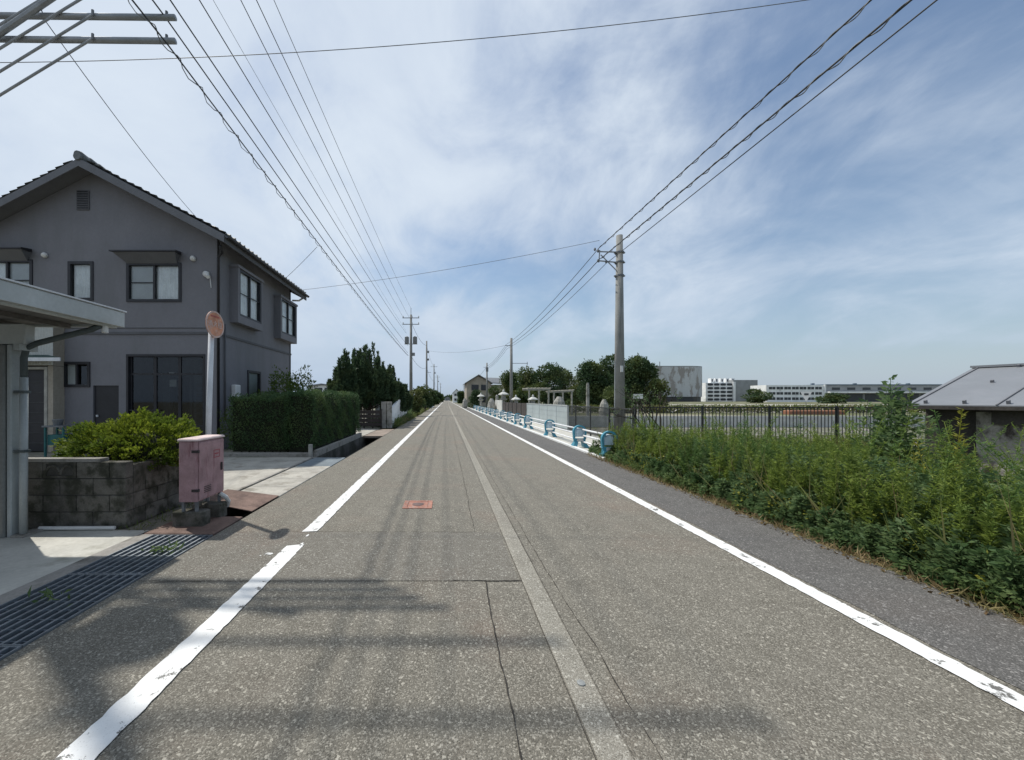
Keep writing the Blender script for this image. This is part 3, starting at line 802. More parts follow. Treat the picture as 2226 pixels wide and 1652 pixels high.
MB().box(-4.86, -4.72, 4.36, 4.60, 0.005, 0.03).build('post_base', 'kerb_concrete', cp)
setp(MB().tube([(-4.78, 4.60, 0.035), (-3.92, 4.63, 0.03)], 0.022, 8).build('drain_hose', 'white_plastic'), 'thin white pipe lying along the foot of the block wall', 'pipe')

# ------------------------------------------------------------------ corrugated garden shed behind the carport
sh = empty('garden_shed', (-12.6, 11.6, 0), 'pale corrugated shed with green awning and black door behind the carport', 'shed')
sx, sy, sb = -11.50, 11.45, 11.795
V, Fc = [], []
for i, x in enumerate(np.arange(sx - 3.2, sx + 1e-6, 0.04)):
    y = sy - (0.016 if i % 2 else 0.0)
    V += [(x, y, 2.55), (x, y, 4.0)]
    if i: Fc.append((2 * i - 2, 2 * i, 2 * i + 1, 2 * i - 1))
link_mesh('corrugated_cladding', V, Fc, 'corrugated', sh)
dx0, dx1 = at(66, 0, sy).x - .35, at(97, 0, sy).x
MB().box(sx - 3.2, sx, sy + 0.012, sb, 2.54, 4.0).box(sx - 3.2, dx0 - .07, sy, sb, 0, 2.53).box(dx1 + .09, sx, sy, sb, 0, 2.53).build('wall', 'beige_wall', sh)
MB().prism([(sx - 3.3, sy - 0.2, 4.02), (sx + 0.06, sy - 0.2, 4.02), (sx + 0.06, sb, 4.15), (sx - 3.3, sb, 4.15)], (0, 0, 0.05)).build('roof', 'galv_old', sh)
ae = at(131, 0, 11.05).x
aw = MB().prism([(sx - 1.6, sy - 0.02, 2.82), (sx - 1.6, 11.05, 2.70), (ae, 11.05, 2.70), (sx - .15, sy - 0.02, 2.82)], (0, 0, 0.03)).build('awning', 'awning_green', sh)
MB().box(sx - 1.6, ae + .02, 11.02, 11.048, 2.63, 2.73).build('awning_edge', 'white_metal', aw)
dd = MB().box(dx0, dx1, sy + .1, sy + .14, 0.02, 2.42).build('door', 'black_trim', sh)
for z in np.arange(0.25, 2.3, 0.30):
    MB().box(dx0 + .02, dx1 - .02, sy + .085, sy + .099, z, z + 0.02).build('door_slat', 'porch_dark', dd)
MB().box(dx1 + .002, dx1 + .085, sy - 0.02, sy + .15, 0.0, 2.50).box(dx0 - .065, dx0 - .002, sy - 0.02, sy + .15, 0.0, 2.50).box(dx0, dx1, sy - 0.02, sy + .15, 2.425, 2.50).build('door_frame', 'wood_grey', sh)
pt = empty('potting_table', (-9.6, 10.4, 0), 'small dark potting table with teal legs beside the shed', 'table')
q = at(130, 930, 10.4)
pt.location = (q.x, q.y, 0); ORG[pt.name] = Vector((q.x, q.y, 0))
MB().box(q.x - 0.28, q.x + 0.28, q.y - 0.2, q.y + 0.2, 0.82, 0.86).build('tabletop', 'galv_old', pt)
for a in (-.25, .22):
    for b in (-.17, .14):
        MB().box(q.x + a, q.x + a + .04, q.y + b, q.y + b + .04, 0, 0.818).build('leg', 'teal_paint', pt)
MB().box(q.x - 0.2, q.x + 0.2, q.y - .13, q.y + .13, 0.35, 0.62).build('shelf_crate', 'teal_paint', pt)
setp(MB().lathe(q.x - .05, q.y, [(0.09, 0.862), (0.12, 1.01), (0.11, 1.02)], 12).build('plant_pot', 'galv_old'), 'grey plant pot on the small potting table', 'pot')

# ------------------------------------------------------------------ grey house
HY = 11.8
S = F / HY
def hx(px): return (px - CX) / S
def hz(py): return CH + (CY - py) / S
HX0, HX1, HYB = -14.3, -6.9, 17.4
RX, RZ = -10.6, 8.40
SL = 0.524
def rz(x): return RZ - SL * abs(x - RX)
house = empty('grey_house', (-10.6, 14.6, 0), 'two storey dark grey house with tiled gable roof', 'house')
holes = {'attic': (hx(168), hx(195), hz(457), hz(415)),
         'left': (hx(-40), hx(70), hz(652), hz(566)),
         'narrow': (hx(150), hx(202), hz(652), hz(570)),
         'sliding': (hx(277), hx(393), hz(655), hz(573)),
         'small': (hx(138), hx(195), hz(840), hz(788)),
         'service': (hx(202), hx(258), 0.25, hz(838)),
         'porch': (hx(275), hx(446), 0.25, hz(770))}
def holed_wall(u0, u1, z0, z1, hs, to3, depth):
    """rectangular wall with rectangular openings and reveals; to3(u, z, d) -> point, d = depth into the wall"""
    us = sorted({u0, u1, *[h[0] for h in hs], *[h[1] for h in hs]})
    zs = sorted({z0, z1, *[h[2] for h in hs], *[h[3] for h in hs]})
    mb = MB()
    for i in range(len(us) - 1):
        for j in range(len(zs) - 1):
            cu, cz = (us[i] + us[i + 1]) / 2, (zs[j] + zs[j + 1]) / 2
            if any(h[0] < cu < h[1] and h[2] < cz < h[3] for h in hs): continue
            for d in (0, depth):
                q = [to3(us[i], zs[j], d), to3(us[i + 1], zs[j], d), to3(us[i + 1], zs[j + 1], d), to3(us[i], zs[j + 1], d)]
                mb.quad(*(q if d == 0 else q[::-1]))
    for h in hs:
        a, b, c, d = h
        for (p, q) in (((a, c), (b, c)), ((b, c), (b, d)), ((b, d), (a, d)), ((a, d), (a, c))):
            mb.quad(to3(p[0], p[1], 0), to3(q[0], q[1], 0), to3(q[0], q[1], depth), to3(p[0], p[1], depth))
    return mb
EZ = rz(HX1)
hs_low = [h for k, h in holes.items() if k != 'attic']
mb = holed_wall(HX0, HX1, 0, EZ, hs_low, lambda u, z, d: (u, HY + d, z), 0.14)
# gable triangle with the attic vent opening left as a recess
mb.prism([(HX0, HY, EZ), (HX1, HY, EZ), (RX, HY, RZ)], (0, 0.14, 0))
mb.build('front_wall', 'siding', house)
sideh = {'bay_a': (850 * 6.9 / (969 - 503), 850 * 6.9 / (969 - 552), 4.25, 5.75),
         'bay_b': (850 * 6.9 / (969 - 598), 850 * 6.9 / (969 - 630), 4.25, 5.65),
         'low': (850 * 6.9 / (969 - 538), 850 * 6.9 / (969 - 565), 1.62, 2.55)}
mb = holed_wall(HY + 0.141, HYB, 0, EZ, list(sideh.values()), lambda u, z, d: (HX1 - d, u, z), 0.14)
mb.build('side_wall', 'siding', house)
mb = MB().box(HX0, HX0 + 0.14, HY + .141, HYB - .141, 0, EZ).box(HX0, HX1 - .0, HYB - 0.14, HYB, 0, EZ - .002)
mb.prism([(HX0, HYB - .14, EZ), (HX1, HYB - .14, EZ), (RX, HYB - .14, RZ)], (0, 0.14, 0))
mb.build('rear_wall', 'siding', house)
MB().box(HX0 + .15, HX1 - .15, HY + .15, HYB - .15, 3.1, 3.25).build('floor_slab', 'porch_dark', house)
# storey band
MB().box(hx(205), HX1 + 0.03, HY - 0.035, HY - 0.002, hz(727), hz(722)).box(HX0, hx(205), HY - 0.03, HY - 0.002, hz(727), hz(722)).build('storey_band', 'siding_dark', house)
MB().box(HX1 + 0.002, HX1 + 0.032, HY, HYB, hz(727), hz(722)).build('storey_band', 'siding_dark', house)
MB().box(HX0, HX1 + 0.015, HY - 0.016, HY - 0.002, hz(714), hz(712)).build('band_joint', 'siding_dark', house)
# cladding panel joints
for x in np.arange(HX0 + 0.9, HX1, 0.92):
    pass
# attic vent
av = MB().box(*holes['attic'][:2], HY - 0.03, HY - 0.002, *holes['attic'][2:]).build('attic_vent', 'siding_dark', house)
a, b, c, d = holes['attic']
for z in np.arange(c + 0.04, d - 0.03, 0.07):
    MB().box(a + 0.03, b - 0.03, HY - 0.042, HY - 0.031, z, z + 0.03).build('louvre', 'black_trim', av)
def window(to3, u0, u1, z0, z1, parent, name='window', sashes=2, curtain=(1,), blind=(), t=0.06, cross=(), gl='window_glass'):
    """frame, sashes with glass, curtains; to3(u, z, d), d>0 is inwards"""
    def bx(mb, a, b, c, d, d0, d1):
        P = [to3(a, c, d0), to3(b, c, d0), to3(b, d, d0), to3(a, d, d0)]
        e = Vector(to3(a, c, d1)) - Vector(to3(a, c, d0))
        mb.prism(P, e)
    mb = MB()
    bx(mb, u0 - .02, u1 + .02, z0 - .02, z0 + t, -.03, .08); bx(mb, u0 - .02, u1 + .02, z1 - t, z1 + .02, -.03, .08)
    bx(mb, u0 - .02, u0 + t, z0 + t, z1 - t, -.03, .08); bx(mb, u1 - t, u1 + .02, z0 + t, z1 - t, -.03, .08)
    fr = mb.build(name, 'black_trim', parent)
    w = (u1 - u0 - 2 * t) / sashes
    for i in range(sashes):
        a = u0 + t + i * w; b = a + w
        if i:
            mb = MB(); bx(mb, a - .03, a + .03, z0 + t, z1 - t, -.01, .06); mb.build('mullion', 'black_trim', fr)
        if i in cross:
            zc = z0 + (z1 - z0) * 0.5
            mb = MB(); bx(mb, a + .03, b - .03, zc - .012, zc + .012, .005, .035); mb.build('crossbar', 'black_trim', fr)
        dd = 0.04 + 0.015 * (i % 2)
        mb = MB(); mb.quad(to3(a, z0 + t, dd), to3(b, z0 + t, dd), to3(b, z1 - t, dd), to3(a, z1 - t, dd)); mb.build('pane', gl, fr)
        if i in curtain:
            V, Fc = [], []
            us = np.linspace(a, b, 34)
            for j, u in enumerate(us):
                d = 0.095 + 0.012 * math.sin(j * 1.25) + 0.008 * math.sin(j * 2.9 + 1)
                V += [to3(u, z0 + t * .5, d), to3(u, z1 - t * .5, d)]
                if j: Fc.append((2 * j - 2, 2 * j, 2 * j + 1, 2 * j - 1))
            link_mesh('curtain', V, Fc, 'curtain', fr, True)
        if i in blind:
            mb = MB(); mb.quad(to3(a, z0 + t, .07), to3(b, z0 + t, .07), to3(b, z1 - t, .07), to3(a, z1 - t, .07)); mb.build('screen', 'screen_pale', fr)
    return fr
front = lambda u, z, d: (u, HY + d, z)
sidef = lambda u, z, d: (HX1 - d, u, z)
window(front, *holes['left'], house, sashes=2, curtain=(0,), blind=(1,), cross=(1,))
window(front, *holes['narrow'], house, sashes=1, curtain=(0,))
window(front, *holes['sliding'], house, sashes=2, curtain=(1,), blind=(0,), cross=(0,))
window(front, *holes['small'], house, sashes=2, curtain=(), blind=(0,), gl='window_glass')
# window hoods
def hood(px0, px1, py):
    z = hz(py)
    x0, x1 = hx(px0), hx(px1)
    mb = MB()
    V = [(x0 + .12, HY - .002, z + .02), (x1 - .12, HY - .002, z + .02), (x1, HY - .42, z - .02), (x0, HY - .42, z - .02),
         (x0 + .12, HY - .002, z + .12), (x1 - .12, HY - .002, z + .12), (x1, HY - .42, z + .02), (x0, HY - .42, z + .02)]
    mb.add(V, [(3, 2, 1, 0), (4, 5, 6, 7), (0, 1, 5, 4), (1, 2, 6, 5), (2, 3, 7, 6), (3, 0, 4, 7)])
    o = mb.build('window_hood', 'black_trim', house)
    mb = MB().add([(x0 + .24, HY - .003, z - .26), (x1 - .24, HY - .003, z - .26), (x1 - .06, HY - .36, z - .026), (x0 + .06, HY - .36, z - .026),
                   (x0 + .14, HY - .003, z + .012), (x1 - .14, HY - .003, z + .012), (x1 - .04, HY - .38, z - .021), (x0 + .04, HY - .38, z - .021)],
                  [(3, 2, 1, 0), (4, 5, 6, 7), (0, 1, 5, 4), (1, 2, 6, 5), (2, 3, 7, 6), (3, 0, 4, 7)])
    mb.build('hood_soffit', 'soffit', house)
hood(262, 402, 556); hood(-50, 78, 550)
# wall vents and lamp
for (px, py) in ((100, 556), (421, 563)):
    x, z = hx(px), hz(py)
    MB().tube([(x, HY - .002, z), (x, HY - .06, z), (x, HY - .10, z - .02)], [.075, .08, .055], 12).build('wall_vent', 'white_plastic', house, True)
x, z = hx(450), hz(597)
lp = MB().tube([(x, HY - .002, z), (x, HY - .09, z)], [.10, .085], 14).build('wall_lamp', 'white_plastic', house, True)
MB().tube([(x + .05, HY - .06, z - .03), (x + .12, HY - .16, z - .12)], [.045, .055], 10).build('lamp_head', 'white_plastic', lp)
MB().bar((x + .09, HY - .004, z - .05), (x + .13, HY - .01, z - .40), .02).build('lamp_cable', 'white_plastic', lp)
# service door
a, b, c, d = holes['service']
sd = MB().box(a, b, HY + .05, HY + .09, c, d).build('service_door', 'black_trim', house)
MB().lathe(a + .10, HY + .03, [(.03, 1.02), (.03, 1.08)], 8).build('handle', 'white_metal', sd)
# entrance porch recess with real depth
a, b, c, d = holes['porch']
py1 = HY + 1.5
mb = MB()
mb.quad((a, HY + .141, c), (a, py1, c), (a, py1, d), (a, HY + .141, d)); mb.quad((b, HY + .141, c), (b, py1, c), (b, py1, d), (b, HY + .141, d))
mb.quad((a, HY + .141, d), (b, HY + .141, d), (b, py1, d), (a, py1, d)); mb.quad((a, HY, c), (b, HY, c), (b, py1, c), (a, py1, c))
mb.quad((a, py1, c), (b, py1, c), (b, py1, d), (a, py1, d))
pc = mb.build('porch', 'porch_dark', house)
ed = MB().box(a + .95, a + 1.05, py1 - .06, py1 - .004, c, 2.45).box(a + .30, a + .40, py1 - .06, py1 - .004, c, 2.45).box(a + .40, a + .95, py1 - .06, py1 - .004, 2.3, 2.45).build('entrance_door', 'black_trim', house)
MB().quad((a + .40, py1 - .03, c + .1), (a + .95, py1 - .03, c + .1), (a + .95, py1 - .03, 2.3), (a + .40, py1 - .03, 2.3)).build('door_glass', 'dark_glass', ed)
MB().box(hx(318) , hx(334), HY + .99, HY + 1.0, hz(838), hz(822)).build('notice', 'paper', house)
MB().bar((hx(322), HY + .9, hz(806)), (hx(334), HY + .9, hz(806)), .03).build('porch_light', 'white_plastic', house)
for i in range(9):
    zz = c + .35 + i * .17
    MB().box(a + 1.18, a + 1.75, py1 - .05, py1 - .004, zz, zz + .12).build('slat', 'brown_slat', house)
MB().box(a, a + .06, HY - .02, HY + .14, c, d).box(b - .06, b, HY - .02, HY + .14, c, d).box(a + .06, b - .06, HY - .02, HY + .14, d - .07, d).build('porch_frame', 'black_trim', house)
for k in range(3):
    u0 = a + .07 + k * (b - a - .14) / 3; u1 = u0 + (b - a - .14) / 3
    gz_ = MB().box(u0, u0 + .045, HY + .06, HY + .11, c, d - .07).box(u1 - .045, u1 - .001, HY + .06, HY + .11, c, d - .07).box(u0 + .045, u1 - .045, HY + .06, HY + .11, c + .45, c + .52).box(u0 + .045, u1 - .045, HY + .06, HY + .11, d - .62, d - .57).build('glazed_screen', 'black_trim', house)
    MB().quad((u0 + .04, HY + .085, c), (u1 - .04, HY + .085, c), (u1 - .04, HY + .085, d - .07), (u0 + .04, HY + .085, d - .07)).build('pane', 'porch_glass', gz_)
MB().bar((a + .06, HY + .02, 1.22), (a + 1.0, HY + .02, 1.22), .03).bar((a + .5, HY + .02, c), (a + .5, HY + .02, 1.22), .03).build('handrail', 'black_trim', house)
MB().box(a - .2, b + .1, HY - .9, HY - .022, 0, .22).build('porch_step', 'concrete', house)
# bay windows on the road side
def bay(name):
    y0, y1, z0, z1 = sideh[name]
    X = HX1 + 0.27
    mb = MB()
    mb.box(HX1 + .002, X + .03, y0 - .14, y1 + .14, z1 + .02, z1 + .10)
    mb.box(HX1 + .002, X, y0 - .1, y1 + .1, z0 - .24, z0 - .0)
    mb.box(HX1 + .002, X, y0 - .1, y0, z0, z1 + .019); mb.box(HX1 + .002, X, y1, y1 + .1, z0, z1 + .019)
    o = mb.build('bay_window', 'siding', house)
    window(lambda u, z, d: (X - .04 - d, u, z), y0 + .005, y1 - .005, z0 + .005, z1 + .01, o, name='sash', sashes=2, curtain=(0, 1), blind=(), cross=(0, 1))
for nme in ('bay_a', 'bay_b'): bay(nme)
window(sidef, *sideh['low'], house, sashes=1, curtain=(), blind=(0,))
MB().cbox(HX1 + .002, HX1 + .16, 12.55, 12.86, 1.62, 2.02, .02).tube([(HX1 + .08, 12.7, 1.62), (HX1 + .08, 12.7, 1.3)], .03, 8).build('meter_box', 'white_plastic', house)
# downpipes
MB().tube([(HX1 + .30, HY - .35, EZ - .42), (HX1 + .22, HY - .12, EZ - .52), (HX1 + .06, HY - .05, EZ - .66), (HX1 + .06, HY - .05, 0.1)], .04, 9).build('downpipe', 'black_trim', house, True)
MB().tube([(HX1 + .045, HY + .35, hz(700)), (HX1 + .045, HY + .35, .9)], .025, 8).build('conduit', 'siding_dark', house, True)
MB().tube([(HX1 + .40, HYB + .40, EZ - .30), (HX1 + .25, HYB + .30, EZ - .45), (HX1 + .05, HYB + .06, EZ - .5)], .04, 8).build('gutter_elbow', 'white_plastic', house, True)
# roof
RY0, RY1 = HY - .5, HYB + .5
REX, RWX = -6.40, -14.8
roof = MB()
th = .10
for (xe) in (REX, RWX):
    sgn = 1 if xe > RX else -1
    P = [(RX, RY0, RZ + .02), (xe, RY0, rz(xe) + .02), (xe, RY1, rz(xe) + .02), (RX, RY1, RZ + .02)]
    roof.prism(P if sgn > 0 else P[::-1], (0, 0, th))
roof = roof.build('roof', 'soffit', house)
for (xe) in (REX, RWX):
    for (yy) in (RY0 - .03, RY1 - .0):
        MB().prism([(RX, yy, RZ - .12), (xe, yy, rz(xe) - .12), (xe, yy, rz(xe) + .10), (RX, yy, RZ + .10)], (0, .028, 0)).build('bargeboard', 'soffit', roof)
MB().box(REX - .02, REX + .02, RY0, RY1, rz(REX) - .13, rz(REX) + .10).build('eave_fascia', 'siding_dark', roof)
g = MB()
pts = [(REX + .03 + .06 - .06 * math.cos(t), rz(REX) + .06 - .06 * math.sin(t)) for t in np.linspace(0, math.pi, 7)]
g.prism([(p[0], RY0 - .02, p[1]) for p in pts] + [(p[0], RY0 - .02, p[1] + .012) for p in pts[::-1]], (0, RY1 - RY0 + .04, 0))
g.build('gutter', 'black_trim', roof)
# tiles: an S-profile tile laid in courses
tw, tl = .27, .25
slen = math.hypot(REX - RX, SL * (REX - RX))
def tile_mesh():
    V, Fc = [], []
    prof = [(-.135, .03), (-.07, .01), (.0, .0), (.07, .012), (.115, .05), (.15, .045)]
    for k, s in enumerate((0.0, 0.29)):
        for (w, h) in prof:
            V.append((s, w, h + (.055 if k == 0 else 0.0)))
    for (w, h) in prof: V.append((0.0, w, h + .0))
    n = len(prof)
    for i in range(n - 1):
        Fc.append((i, i + 1, n + i + 1, n + i)); Fc.append((2 * n + i, 2 * n + i + 1, i + 1, i))
    return np.array(V), Fc
tv, tf = tile_mesh()
ang = math.atan(SL)
def tile_xform(course, y, sgn):
    """local s axis runs up the slope from the eave"""
    s0 = slen - (course * tl) - 0.0
    ca, sa = math.cos(ang), math.sin(ang)
    out = []
    for s, w, h in tv:
        d = s0 - s                     # distance down the slope from the ridge
        x = RX + sgn * (d * ca + h * sa)
        z = RZ + .125 - d * sa + h * ca
        out.append((x, y + w, z))
    return np.array(out)
ncour = int(slen / tl)
ncol = int((RY1 - RY0) / tw)
tmesh = {}
rest_v, rest_f, nv = [], [], 0
for sgn in (1, -1):
    for r in range(ncour):
        for c in range(ncol):
            y = RY0 + .135 + c * tw
            W = tile_xform(r, y, sgn)
            if c < 2 or (r == 0 and sgn > 0):
                org = W.mean(0)
                key = sgn
                if key not in tmesh:
                    o = link_mesh('tile', W, tf, 'roof_tile', roof, origin=org); tmesh[key] = o
                else:
                    o = tmesh[key].copy(); col.objects.link(o); o.parent = roof
                    o.location = Vector(org) - ORG[roof.name]
                o.location += Vector((0, 0, random.uniform(-.006, .006)))
            else:
                rest_v.append(W); rest_f += [tuple(i + nv for i in f) for f in tf]; nv += len(W)
setp(link_mesh('tile_courses', np.concatenate(rest_v), rest_f, 'roof_tile', roof), kind='stuff')
first = None
for c in range(int((RY1 - RY0) / .3) + 1):
    y = RY0 - .02 + c * .3
    if first is None:
        mb = MB(); mb.tube([(RX, y, RZ + .18), (RX, y + .02, RZ + .19), (RX, y + .30, RZ + .18)], [.13, .135, .12], 12)
        first = mb.build('ridge_tile', 'roof_tile', roof, True); fy = y
    else:
        o = first.copy(); col.objects.link(o); o.parent = roof; o.location.y += y - fy
MB().tube([(RX, RY0 - .07, RZ + .15), (RX, RY0 - .02, RZ + .15)], [.11, .13], 12).build('ridge_end_tile', 'roof_tile', roof)

# ------------------------------------------------------------------ clipped hedge
def box_leaves(x0, x1, y0, y1, z0, z1, dens, wob=.06):
    P, D = [], []
    faces = [((x0, y0, z0), (x1 - x0, 0, 0), (0, 0, z1 - z0), (0, -1, 0)), ((x1, y0, z0), (0, y1 - y0, 0), (0, 0, z1 - z0), (1, 0, 0)),
             ((x0, y0, z1), (x1 - x0, 0, 0), (0, y1 - y0, 0), (0, 0, 1)), ((x0, y0, z0), (0, y1 - y0, 0), (0, 0, z1 - z0), (-1, 0, 0)),
             ((x0, y1, z0), (x1 - x0, 0, 0), (0, 0, z1 - z0), (0, 1, 0))]
    for o, u, v, nn in faces:
        o, u, v, nn = map(np.array, (o, u, v, nn))
        n = int(np.linalg.norm(u) * np.linalg.norm(v) * dens)
        p = o + rng.random((n, 1)) * u + rng.random((n, 1)) * v
        lump = wob * (np.sin(p[:, 0] * 5.1 + p[:, 2] * 3) * np.sin(p[:, 1] * 4.3 + p[:, 2] * 4.1) + .5 * np.sin(p.sum(1) * 9))
        p = p + nn * (lump - rng.uniform(0, .10, n))[:, None]
        P.append(p); D.append(unit(nn * .9 + rdir(n) * .9 + np.array([0, 0, .25])))
    return np.concatenate(P), np.concatenate(D)
hedge = empty('clipped_hedge', (-4.4, 12.5, 0), 'dark green box clipped hedge between the driveway and grey house', 'hedge')
p1, d1 = box_leaves(-6.0, -4.3, 10.75, 11.5, .16, 1.60, 1500)
p2, d2 = box_leaves(-4.45, -3.60, 10.75, 16.2, .22, 1.74, 1500)
p3, d3 = box_leaves(-5.3, -4.3, 11.2, 12.2, 1.2, 1.72, 1200)
ns = 900
p4 = np.column_stack([rng.uniform(-4.45, -3.6, ns), rng.uniform(10.8, 16.2, ns), 1.72 + rng.uniform(0, .12, ns)])
p5 = np.column_stack([rng.uniform(-6.0, -4.3, ns // 2), rng.uniform(10.75, 11.5, ns // 2), 1.58 + rng.uniform(0, .12, ns // 2)])
pp, dd_ = np.concatenate([p1, p2, p3, p4, p5]), np.concatenate([d1, d2, d3, rdir(ns, 1.2), rdir(ns // 2, 1.2)])
leaves('foliage', pp, dd_, rng.uniform(.035, .062, len(pp)), rng.uniform(.022, .036, len(pp)), 'hedge_leaf', hedge)
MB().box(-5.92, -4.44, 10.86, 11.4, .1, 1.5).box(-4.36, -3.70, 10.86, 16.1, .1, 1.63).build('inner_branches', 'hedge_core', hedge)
mb = MB()
for i in range(16):
    y = 10.95 + i * .33; mb.tube([(-4.0, y, 0), (-4.0 + random.uniform(-.1, .1), y, .4)], .025, 5)
for i in range(7):
    x = -5.8 + i * .22; mb.tube([(x, 11.1, 0), (x, 11.1, .4)], .025, 5)
mb.build('stem', 'bark', hedge)
kb = MB().cbox(-3.60, -3.505, 10.62, 16.3, -.3, .17, .012).build('hedge_kerb', 'kerb_concrete'); kb['kind'] = 'structure'
kb = MB().cbox(-6.2, -3.602, 10.60, 10.70, -.1, .10, .012).build('hedge_front_kerb', 'kerb_concrete'); kb['kind'] = 'structure'
setp(MB().cbox(-3.70, -3.60, 10.50, 10.58, 0, .34, .012).build('boundary_post', 'stone'), 'short stone boundary post at the hedge corner', 'post')
def garden_shrub(c, rad, n, label, L=.07):
    return bush('garden_shrub', c, rad, n, L, L * .45, 'garden_leaf', label, 'shrub', up=.2, stems=9, lumps=.22)
garden_shrub((-5.6, 14.2, 0.5), (1.15, 1.0, 1.75), 5200, 'loose light green garden tree rising behind the clipped hedge', .10)
garden_shrub((-6.15, 11.25, .35), (.36, .3, .85), 1500, 'small yellow green shrub at the left end of the hedge', .05)

# ------------------------------------------------------------------ conifers behind the hedge
def juniper(c, h, r, label, nsp=64):
    root = empty('juniper_tree', c, label, 'tree', 'junipers along the left roadside')
    c = np.array(c)
    P, D, Ls = [], [], []
    mb = MB()
    mb.tube([c, c + np.array([.05, 0, h * .5]), c + np.array([0, 0, h * .85])], [.11, .08, .02], 7)
    for i in range(nsp):
        a = rng.uniform(0, 6.28); rr = r * math.sqrt(rng.uniform(.02, 1.0))
        base = c + np.array([math.cos(a) * rr * .75, math.sin(a) * rr * .75, h * rng.uniform(.18, .5)])
        tip_h = h * (1.0 - .55 * (rr / r) ** 1.6) * rng.uniform(.70, 1.13)
        tip = c + np.array([math.cos(a) * rr * 1.08 + rng.normal(0, .06), math.sin(a) * rr * 1.08 + rng.normal(0, .06), max(tip_h, base[2] - c[2] + .4)])
        m = 290
        t = rng.random(m) ** .8
        wid = .16 * np.clip(np.sin(np.pi * np.clip(t * .92 + .12, 0, 1)), 0.04, 1)
        off = rng.normal(size=(m, 3)); off[:, 2] *= .4; off = unit(off) * (wid * rng.uniform(.3, 1, m) ** .5)[:, None]
        P.append(base + (tip - base) * t[:, None] + off); D.append(unit(unit(tip - base) * 1.1 + unit(off) * .8 + rdir(m) * .35))
        if i % 3 == 0: mb.tube([c + np.array([0, 0, h * .2]), base, base * .4 + tip * .6], [.04, .03, .008], 5)
    m = 2600
    dd = rdir(m); dd[:, 2] = np.abs(dd[:, 2]) * .6
    P.append(c + np.array([0, 0, h * .32]) + dd * np.array([r, r, h * .24]) * (rng.uniform(.5, 1, (m, 1)))); D.append(unit(dd + np.array([0, 0, .8])))
    P, D = np.concatenate(P), np.concatenate(D)
    leaves('crown', P, D, rng.uniform(.12, .22, len(P)), rng.uniform(.05, .08, len(P)), 'juniper_leaf', root)
    mb.build('trunk', 'bark', root)
    return root
jl = ['leftmost dark juniper with spiky tips behind the clipped hedge', 'second spiky juniper from the left behind the hedge', 'tallest spiky juniper in the middle of the row',
      'spiky juniper just right of the tallest one', 'shorter juniper near the white gate wall', 'rightmost small juniper beside the first left utility pole']
for (px, Y, top, r, lb) in zip((748, 775, 803, 826, 850, 872), (21.5, 22.5, 23, 24.5, 26.5, 29), (772, 762, 746, 768, 800, 822), (.95, 1.0, 1.15, 1.05, .95, .8), jl):
    q = at(px, CY, Y)
    juniper((q.x, Y, 0), CH + (CY - top) / F * Y, r, lb)

# gate, wall and verge past the junipers
gw = empty('brown_fence', (at(800, 0, 20.8).x, 20.8, 0), 'low dark brown board fence beneath the junipers', 'fence')
xa, xb = at(772, 0, 20.8).x, at(828, 0, 20.8).x
for i in range(4):
    MB().box(xa, xb, 20.78, 20.81, .12 + i * .22, .31 + i * .22).build('board', 'brown_wall', gw)
for x in np.linspace(xa, xb, 4):
    MB().box(x - .03, x + .03, 20.815, 20.87, 0, 1.05).build('post', 'brown_wall', gw)
for i, px in enumerate((834, 846)):
    q = at(px, 0, 21.2)
    setp(MB().cbox(q.x - .13, q.x + .13, 21.1, 21.36, 0, 1.42, .015).build('gate_post', 'stone'), ['left', 'right'][i] + ' grey stone gate post beneath the junipers', 'gate post', 'stone gate posts')
for i, px in enumerate((782, 800, 820)):
    q = at(px, 0, 23.5)
    setp(MB().cbox(q.x - .12, q.x + .12, 23.4, 23.6, 0, 1.5 - .1 * i, .04).build('garden_stone', 'stone_pale'), ['leftmost', 'middle', 'rightmost'][i] + ' pale upright garden stone glimpsed behind the board fence', 'stone', 'pale stones under the junipers')
q0, q1 = at(852, 0, 22.5), at(886, 0, 33)
w = MB()
w.prism([(q0.x, 22.5, 0), (q1.x, 33, 0), (q1.x, 33, 1.58), (q0.x + .1, 25, 1.52), (q0.x, 22.5, 1.02)], (-.14, 0, 0))
setp(w.build('white_gate_wall', 'white_wall'), 'white plastered garden wall with a sloping end beside the left verge', 'wall')
def tuft(name, x0, x1, y0, y1, n, L, W, m, label=None, cat=None, up=1.3, z=0.0, kind='stuff'):
    pos = np.column_stack([rng.uniform(x0, x1, n), rng.uniform(y0, y1, n), np.full(n, z)])
    pos[:, 2] = gz(pos[:, 0], pos[:, 1]) * (pos[:, 0] > 0) + z
    o = leaves(name, pos, rdir(n, up), rng.uniform(.5, 1.2, n) * L, W, m)
    return setp(o, label, cat, None, kind)
tuft('verge_grass_left', -4.1, -2.75, 22.0, 60, 5200, .55, .05, 'grass', 'rough green and straw grass along the left verge', 'grass')
tuft('verge_weeds_left', -4.3, -3.1, 21.6, 40, 1700, .8, .07, 'mugwort_leaf', 'leafy weeds in front of the white gate wall', 'weeds')

